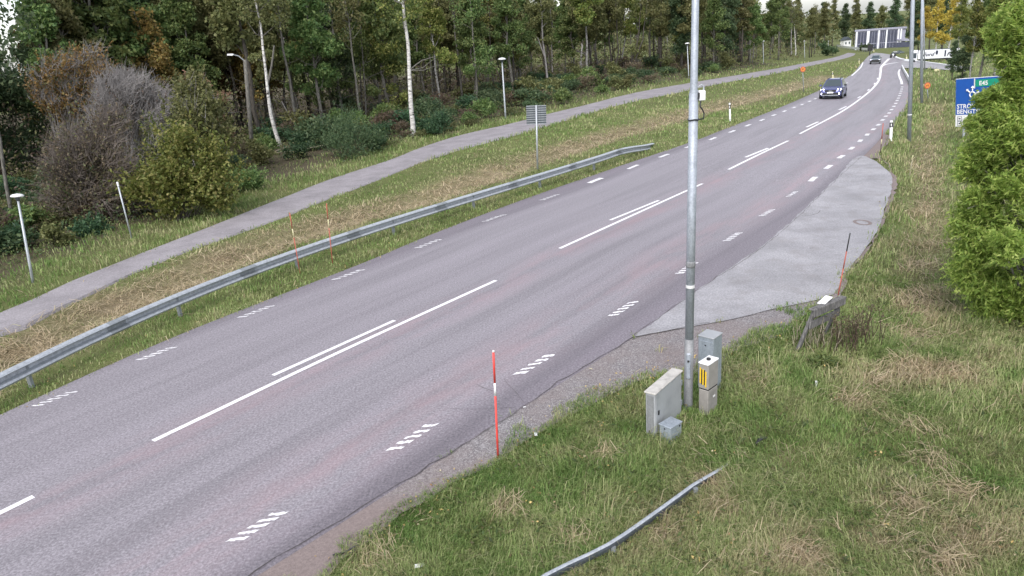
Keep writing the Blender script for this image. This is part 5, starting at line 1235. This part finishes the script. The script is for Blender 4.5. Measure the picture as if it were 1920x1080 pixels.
# ------------------------------------------------------------------ right side: leafy tree, trees behind
rng = np.random.default_rng(5); b = at(1985, 610); t = thing('willow_tree', b, 'large bright green leafy tree filling the right edge and hiding part of the blue sign', 'tree')
CL = [(1815, 300, 34), (1850, 280, 50), (1815, 390, 38), (1850, 360, 60), (1812, 470, 40), (1850, 450, 60), (1815, 545, 34), (1850, 540, 55), (1875, 600, 40), (1900, 200, 52), (1880, 140, 36), (1900, 95, 46), (1890, 250, 60), (1905, 320, 60), (1910, 420, 70), (1910, 520, 60), (1875, 60, 50), (1920, 20, 60), (1960, 120, 80), (1970, 250, 90), (1980, 380, 90), (1980, 500, 90), (1990, 580, 60), (2060, 150, 90), (2070, 320, 100), (2070, 470, 100), (1850, 225, 24), (2000, 0, 80), (1960, -70, 70), (1845, 610, 24), (1920, 600, 44), (1868, 190, 24), (1845, 100, 34), (1830, 80, 30), (1855, 150, 22), (1850, 190, 16), (1820, 265, 22), (1800, 330, 22), (1795, 430, 22), (1795, 510, 22), (1860, 250, 30), (1818, 240, 10), (1836, 222, 12), (1812, 208, 9), (1797, 256, 11)]
C = []; S = []; mbr = MB()
vv = np.array([b[0], b[1], 0]); vv /= np.linalg.norm(vv)
for px, py, r_ in CL:
    px = px + (0 if px > 1925 else 34 if py > 265 else 46); r_ = r_ * .9
    c = axis_to(b, (px, py)); s = r_ / pxm(b + c); c[2] = max(c[2], .2)
    for _ in range(6 if px < 1930 else 4):
        cc = c + unit(rng.normal(0, 1, (1, 3)))[0] * s * rng.uniform(.15, .7) + vv * rng.normal(.1, s * .7); cc[2] = max(.1, cc[2]); C.append(cc); S.append(s * .55)
    p0 = np.array([rng.normal(0, .15), rng.normal(0, .15), -.2]); W_ = wobble(rng, p0, c, 5, .1); W_[1:, 2] += .1; mbr.tube(W_, [.05, .036, .024, .015, .009, .004], 6)
C = np.array(C); S = np.array(S)
for i in range(260):
    c = C[rng.integers(len(C))]; d = unit(rng.normal(0, 1, (1, 3)))[0] * .35; mbr.tube([c - d, c, c + d * .8], [.009, .007, .003], 4, False)
mbr.build('branches', MT['bark_grey'], t)
Bp = clump_points(rng, 12000, C, S * rng.uniform(.7, 1.6, len(S))); Bp[:, 2] = np.maximum(Bp[:, 2], .05)
Pl, Al = sprig_leaves(rng, Bp, np.array([0, 0, 2.2]) + vv * .3, 17, .42); Pf = clump_points(rng, 30000, C, S)
link(bpy.data.objects.new('foliage', leaf_mesh('foliage', np.concatenate([Pl, Pf]), .10, .031, L_['willow'], rng, .5, .7, np.concatenate([Al, unit(rng.normal(0, 1, (len(Pf), 3)))]))), t)
def far_tree(base_px, kind, sc, label, i=0, grp='trees beyond the junction', szz=None):
    p = at(*base_px); return place_tree(PRO[kind][i % len(PRO[kind])], p, sc, rng.uniform(0, 6), label, grp, szz=szz)
PRO['gold'] = [tree_proto('g', 21, 12, 2.6, 2.4, 34, 3800, .26, .12, BB, L_['gold'], .8)]
for k, (px, py, kd, sc) in enumerate(((1730, 104, 'gold', 1.0), (1752, 107, 'gold', 1.1), (1778, 112, 'gold', 1.0), (1795, 116, 'yellow', .9), (1742, 100, 'olive', 1.2), (1765, 104, 'dark', 1.2), (1712, 99, 'dark', 1.2), (1722, 97, 'olive', 1.3))):
    far_tree((px, py), kd, sc * .9, {'gold': 'golden-yellow birch standing behind the white lorry', 'yellow': 'yellow-green birch standing behind the tail of the lorry', 'olive': 'olive tree standing behind the golden birches', 'dark': 'dark tree standing behind the golden birches'}[kd], k)
for k, (px, py, kd, sc) in enumerate(((1812, 190, 'yellow', .55), (1835, 170, 'green', .6), (1860, 180, 'yellow', .65), (1900, 200, 'green', .7), (1800, 165, 'dark', .4), (1785, 150, 'dark', .3), (1950, 230, 'yellow', .7))):
    far_tree((px, py), kd, sc, {'yellow': 'yellow-green birch on the bank behind the blue sign', 'green': 'green tree on the bank behind the blue sign', 'dark': 'small dark tree at the far end of the ditch'}[kd], k, 'trees behind the blue sign')
for k, (px, py) in enumerate(((1600, 84), (1625, 82), (1650, 82), (1675, 84), (1700, 88), (1580, 84), (1560, 86), (1540, 88))):
    far_tree((px, py), 'dark' if k % 2 else 'olive', 1.35, 'tall dark tree rising behind the grey building and the bend', k, 'trees behind the building')
# far woods, one mass on every horizon
rng = np.random.default_rng(9); n = 70000; a = rng.uniform(math.radians(-105), math.radians(115), n); r = rng.uniform(0, 1, n) * 60 + np.where(a > math.radians(24.3), 430, np.where(a > math.radians(8), 285, 200))
r = np.where(a < math.radians(-40), r - 90, r); x = r * np.sin(a); y = r * np.cos(a); cell = vnoise(x, y, 7, 4); top = 9 + 6 * cell
gap = np.abs(a - az_gap) < .035
z = hroad(x, y) + rng.uniform(0, 1, n) ** .8 * np.where(gap, 2.0, top)
fw = link(bpy.data.objects.new('distant_wood', leaf_mesh('distant_wood', np.stack([x, y, z], 1), 1.5, 1.2, L_['weed'], rng))); tag(fw, kind='stuff')

# ------------------------------------------------------------------ grass, hay, weeds, fallen leaves
GC = np.array([(.115, .20, .05), (.18, .26, .08), (.25, .305, .115), (.31, .33, .155), (.365, .35, .195), (.38, .30, .19), (.50, .41, .29)])
def blades(rng, n, r0, r1, a0, a1):
    r = np.exp(rng.uniform(math.log(r0), math.log(r1), n)); a = rng.uniform(math.radians(a0), math.radians(a1), n)
    x = r * np.sin(a); y = r * np.cos(a); return x, y, r
def grass_obj(name, seed, n, r0, r1, a0, a1, hk, wk, hay=False, lng=False):
    rng = np.random.default_rng(seed); x, y, r = blades(rng, n, r0, r1, a0, a1)
    s = straw_mask(x, y); sd = side_of_path(x, y)
    big = vnoise(x, y, 1.6, 11); mid = vnoise(x, y, .45, 12)
    jx = x + rng.normal(0, .10, n); jy = y + rng.normal(0, .10, n); keep = ~inpaved(jx, jy, False) & (sd < 6); keep &= ~(inpaved(x, y, False) & (segdist(x, y, list(np.column_stack([B[::4], np.zeros(len(B[::4]))]))) < 1.0))
    ing = inpoly(x, y, graP); edge = vnoise(x, y, .5, 14)
    gd = segdist(x, y, [p for p in graP] + [graP[0]]); rd_ = np.minimum(segdist(x, y, list(np.column_stack([B[::4], np.zeros(len(B[::4]))]))), 9)
    keep &= ~(ing & ~((gd < .10 + .75 * np.clip(edge - .35, 0, 1)) & (rd_ > .35) & (rng.uniform(0, 1, n) < .6)) & ~((edge > .86) & (rd_ > .25) & (gd < .9) & (rng.uniform(0, 1, n) < .35))); 
    if hay: keep &= rng.uniform(0, 1, n) < np.clip((s * 1.5 - .25) * sstep(.22, .5, mid) + .05 * (big > .6), 0, 1)
    elif lng: keep &= (rng.uniform(0, 1, n) < sstep(.45, .8, vnoise(x, y, .9, 27)) * (1 - s)) & (sd < -.3)
    else: keep &= rng.uniform(0, 1, n) < np.clip(1.12 - s * .9, .05, 1) * np.clip(.45 + big * .9, 0, 1)
    keep &= ~((sd > 3.5) & (rng.uniform(0, 1, n) < .6))
    x, y, r, s, big, mid, sd = [q[keep] for q in (x, y, r, s, big, mid, sd)]; n = len(x)
    z = hter(x, y) - .01; vergeL = (sd < 0) & (segdist(x, y, HAY_L) < 6)
    H = hk * (.5 + .75 * big + .5 * rng.uniform(0, 1, n)) * (.75 + .5 * mid); H *= np.where(vergeL, .62, 1.0) * np.clip((r / 9) ** .22, .9, 1.6)
    Wd = wk * rng.uniform(.6, 1.4, n) * np.clip((r / 9) ** .85, .8, 12)
    th = rng.uniform(0, 6.283, n) * .75 + 6.283 * vnoise(x, y, 1.1, 15) * .9; lean = rng.uniform(.15, 1.0, n) if not lng else rng.uniform(.7, 1.25, n)
    d = np.stack([np.cos(th), np.sin(th), np.zeros(n)], 1); wdir = np.stack([-np.sin(th), np.cos(th), np.zeros(n)], 1)
    mixd = rng.uniform(0, 1, n)[:, None]; rv = unit(np.stack([rng.normal(0, 1, n), rng.normal(0, 1, n), np.zeros(n)], 1)); wdir = unit(wdir * (1 - mixd) + rv * mixd)
    B0 = np.stack([x, y, z], 1); up = np.array([0, 0, 1.0])
    if hay:
        Ln = rng.uniform(.18, .5, n) * np.clip((r / 10) ** .4, .9, 2.2); zz = rng.uniform(.02, .20, n)[:, None] * up
        Mi = B0 + zz + d * (Ln * .5)[:, None] + up * (rng.uniform(0, .07, n))[:, None]; Ti = B0 + zz * .6 + d * Ln[:, None]; B0 = B0 + zz * rng.uniform(.2, 1, n)[:, None]
    else:
        Mi = B0 + up * (H * .62)[:, None] + d * (H * lean * .28)[:, None]; Ti = B0 + up * (H * np.clip(1.05 - .55 * lean, .3, 1))[:, None] + d * (H * lean * .95)[:, None]
    V = np.empty((n, 5, 3)); hw = (wdir * (Wd / 2)[:, None])
    V[:, 0] = B0 - hw; V[:, 1] = B0 + hw; V[:, 2] = Mi + hw * .8; V[:, 3] = Mi - hw * .8; V[:, 4] = Ti
    base = (np.arange(n) * 5)[:, None]; loops = (base + np.array([0, 1, 2, 3, 3, 2, 4])[None]).ravel(); counts = np.tile([4, 3], n)
    dry = np.clip(.15 + .45 * vnoise(x, y, .55, 16) + .30 * (vnoise(x, y, 2.2, 17) - .5) + .4 * s + rng.normal(0, .15, n), 0, 1)
    dry -= .2 * sstep(.58, .8, vnoise(x, y, .6, 19) * .6 + vnoise(x, y, .17, 20) * .4)      # fresh green tufts
    if hay: dry = np.clip(rng.normal(.9, .1, n), 0, 1)
    if lng: dry = np.clip(dry * .8 + rng.normal(.22, .15, n), 0, 1)
    ci = np.clip(dry, 0, .999) * 6; i0 = ci.astype(int); f = (ci - i0)[:, None]; c = GC[i0] * (1 - f) + GC[np.minimum(i0 + 1, 6)] * f
    c = c * 1.12 * rng.uniform(.74, 1.26, n)[:, None]
    o = link(bpy.data.objects.new(name, np_mesh(name, V.reshape(-1, 3), loops, counts, MT['blade'], np.repeat(c, 5, 0)))); tag(o, kind='stuff'); return o
grass_obj('verge_grass', 1, 430000, 4.6, 19, -24, 52, .12, .008)
grass_obj('verge_grass', 2, 190000, 13, 60, -42, 44, .14, .0095)
grass_obj('verge_grass', 3, 60000, 45, 170, -38, 44, .18, .011)
grass_obj('mown_hay', 4, 330000, 5, 110, -46, 46, .1, .0085, hay=True)
grass_obj('long_grass', 5, 46000, 4.8, 40, -24, 50, .27, .0068, lng=True)
# fallen leaves and grit along the near asphalt edge and the path edge
rng = np.random.default_rng(3); E1 = dense([at(*p) for p in ((620, 1085), (700, 1020), (800, 945), (934, 870), (1000, 825), (1100, 772), (1200, 715), (1300, 690), (1390, 652), (1500, 600))], .2)
k = rng.integers(0, len(E1), 420); q = E1[k] + rng.normal(0, .25, (420, 3)); k2 = rng.integers(0, len(pu), 500); q2 = pu[k2] + rng.normal(0, .25, (500, 3))
k3 = rng.integers(0, len(A), 700); q3 = np.stack([A[k3, 0], A[k3, 1], np.zeros(700)], 1) + np.column_stack([rng.normal(-.25, .3, 700), rng.normal(.25, .3, 700), np.zeros(700)]); q = np.concatenate([q, q2, q3])
q[:, 2] = np.maximum(hter(q[:, 0], q[:, 1]) + .03, np.where(inpaved(q[:, 0], q[:, 1]), hroad(q[:, 0], q[:, 1]) + .015, -99)) + rng.uniform(0, .05, len(q)) * ~inpaved(q[:, 0], q[:, 1])
fl = link(bpy.data.objects.new('fallen_leaves', leaf_mesh('fallen_leaves', q, .042, .03, L_['litter'], rng, 0, 3))); tag(fl, kind='stuff')
rng = np.random.default_rng(61); n = 5200; x, y, r = blades(rng, n, 5, 45, -22, 46); k = ~inpaved(x, y) & (side_of_path(x, y) < 0); x, y, r = x[k], y[k], r[k]
gx = np.repeat(x, 7) + rng.normal(0, .06, len(x) * 7); gy = np.repeat(y, 7) + rng.normal(0, .06, len(x) * 7)
for m_, lo_w, hi_w in (('green', 0, .55), ('weed', .55, .96), ('litter', .96, 1.01)):
    u = np.repeat(rng.uniform(0, 1, len(x)), 7); q = (u >= lo_w) & (u < hi_w); P = np.stack([gx[q], gy[q], hter(gx[q], gy[q]) + rng.uniform(.03, .13, q.sum())], 1)
    tag(link(bpy.data.objects.new('verge_weeds', leaf_mesh('verge_weeds', P, .075 if m_ != 'litter' else .04, .03, L_[m_], rng, 0, 1.5))), kind='stuff')
# dead dock stalks and a green clump below the trestle
for kk, (px, lab) in enumerate((((1580, 655), 'clump of dark dead weed stalks right of the trestle'), ((1610, 640), 'clump of brown dead stalks farther right of the trestle'), ((1530, 650), 'sparse dry stalks under the trestle'))):
    b = at(*px); t = thing('weed_clump', b, lab, 'weeds'); mb = MB(); P = []
    for _ in range(34):
        a = rng.uniform(0, 6.28); r_ = rng.uniform(.0, .45); h = rng.uniform(.3, .75); p0 = np.array([r_ * math.cos(a), r_ * math.sin(a), -.05]); p1 = p0 + np.array([rng.normal(0, .12), rng.normal(0, .12), h]); mb.tube(wobble(rng, p0, p1, 2, .02), [.009, .007, .004], 4); P.append(p1)
    mb.build('stalks', MT['brown'] if kk < 2 else MT['stalk'], t); Pn = clump_points(rng, 500 if kk < 2 else 120, P, .11)
    tag(link(bpy.data.objects.new('seed_heads', leaf_mesh('seed_heads', Pn, .045, .02, L_['rust'] if kk < 2 else L_['weed'], rng)), t), kind='stuff')
b = at(1540, 690); t = thing('green_clump', b, 'fresh green leafy clump growing below the trestle', 'plant'); C = ell_centers(rng, 9, (0, 0, .14), (.24, .24, .1))
link(bpy.data.objects.new('leaves', leaf_mesh('leaves', clump_points(rng, 700, C, .12), .13, .03, L_['green'], rng)), t)
mb = MB(); 
for c in C: mb.tube([(0, 0, -.05), c * .6, c], [.008, .006, .003], 4)
mb.build('stems', MT['stalk'], t)
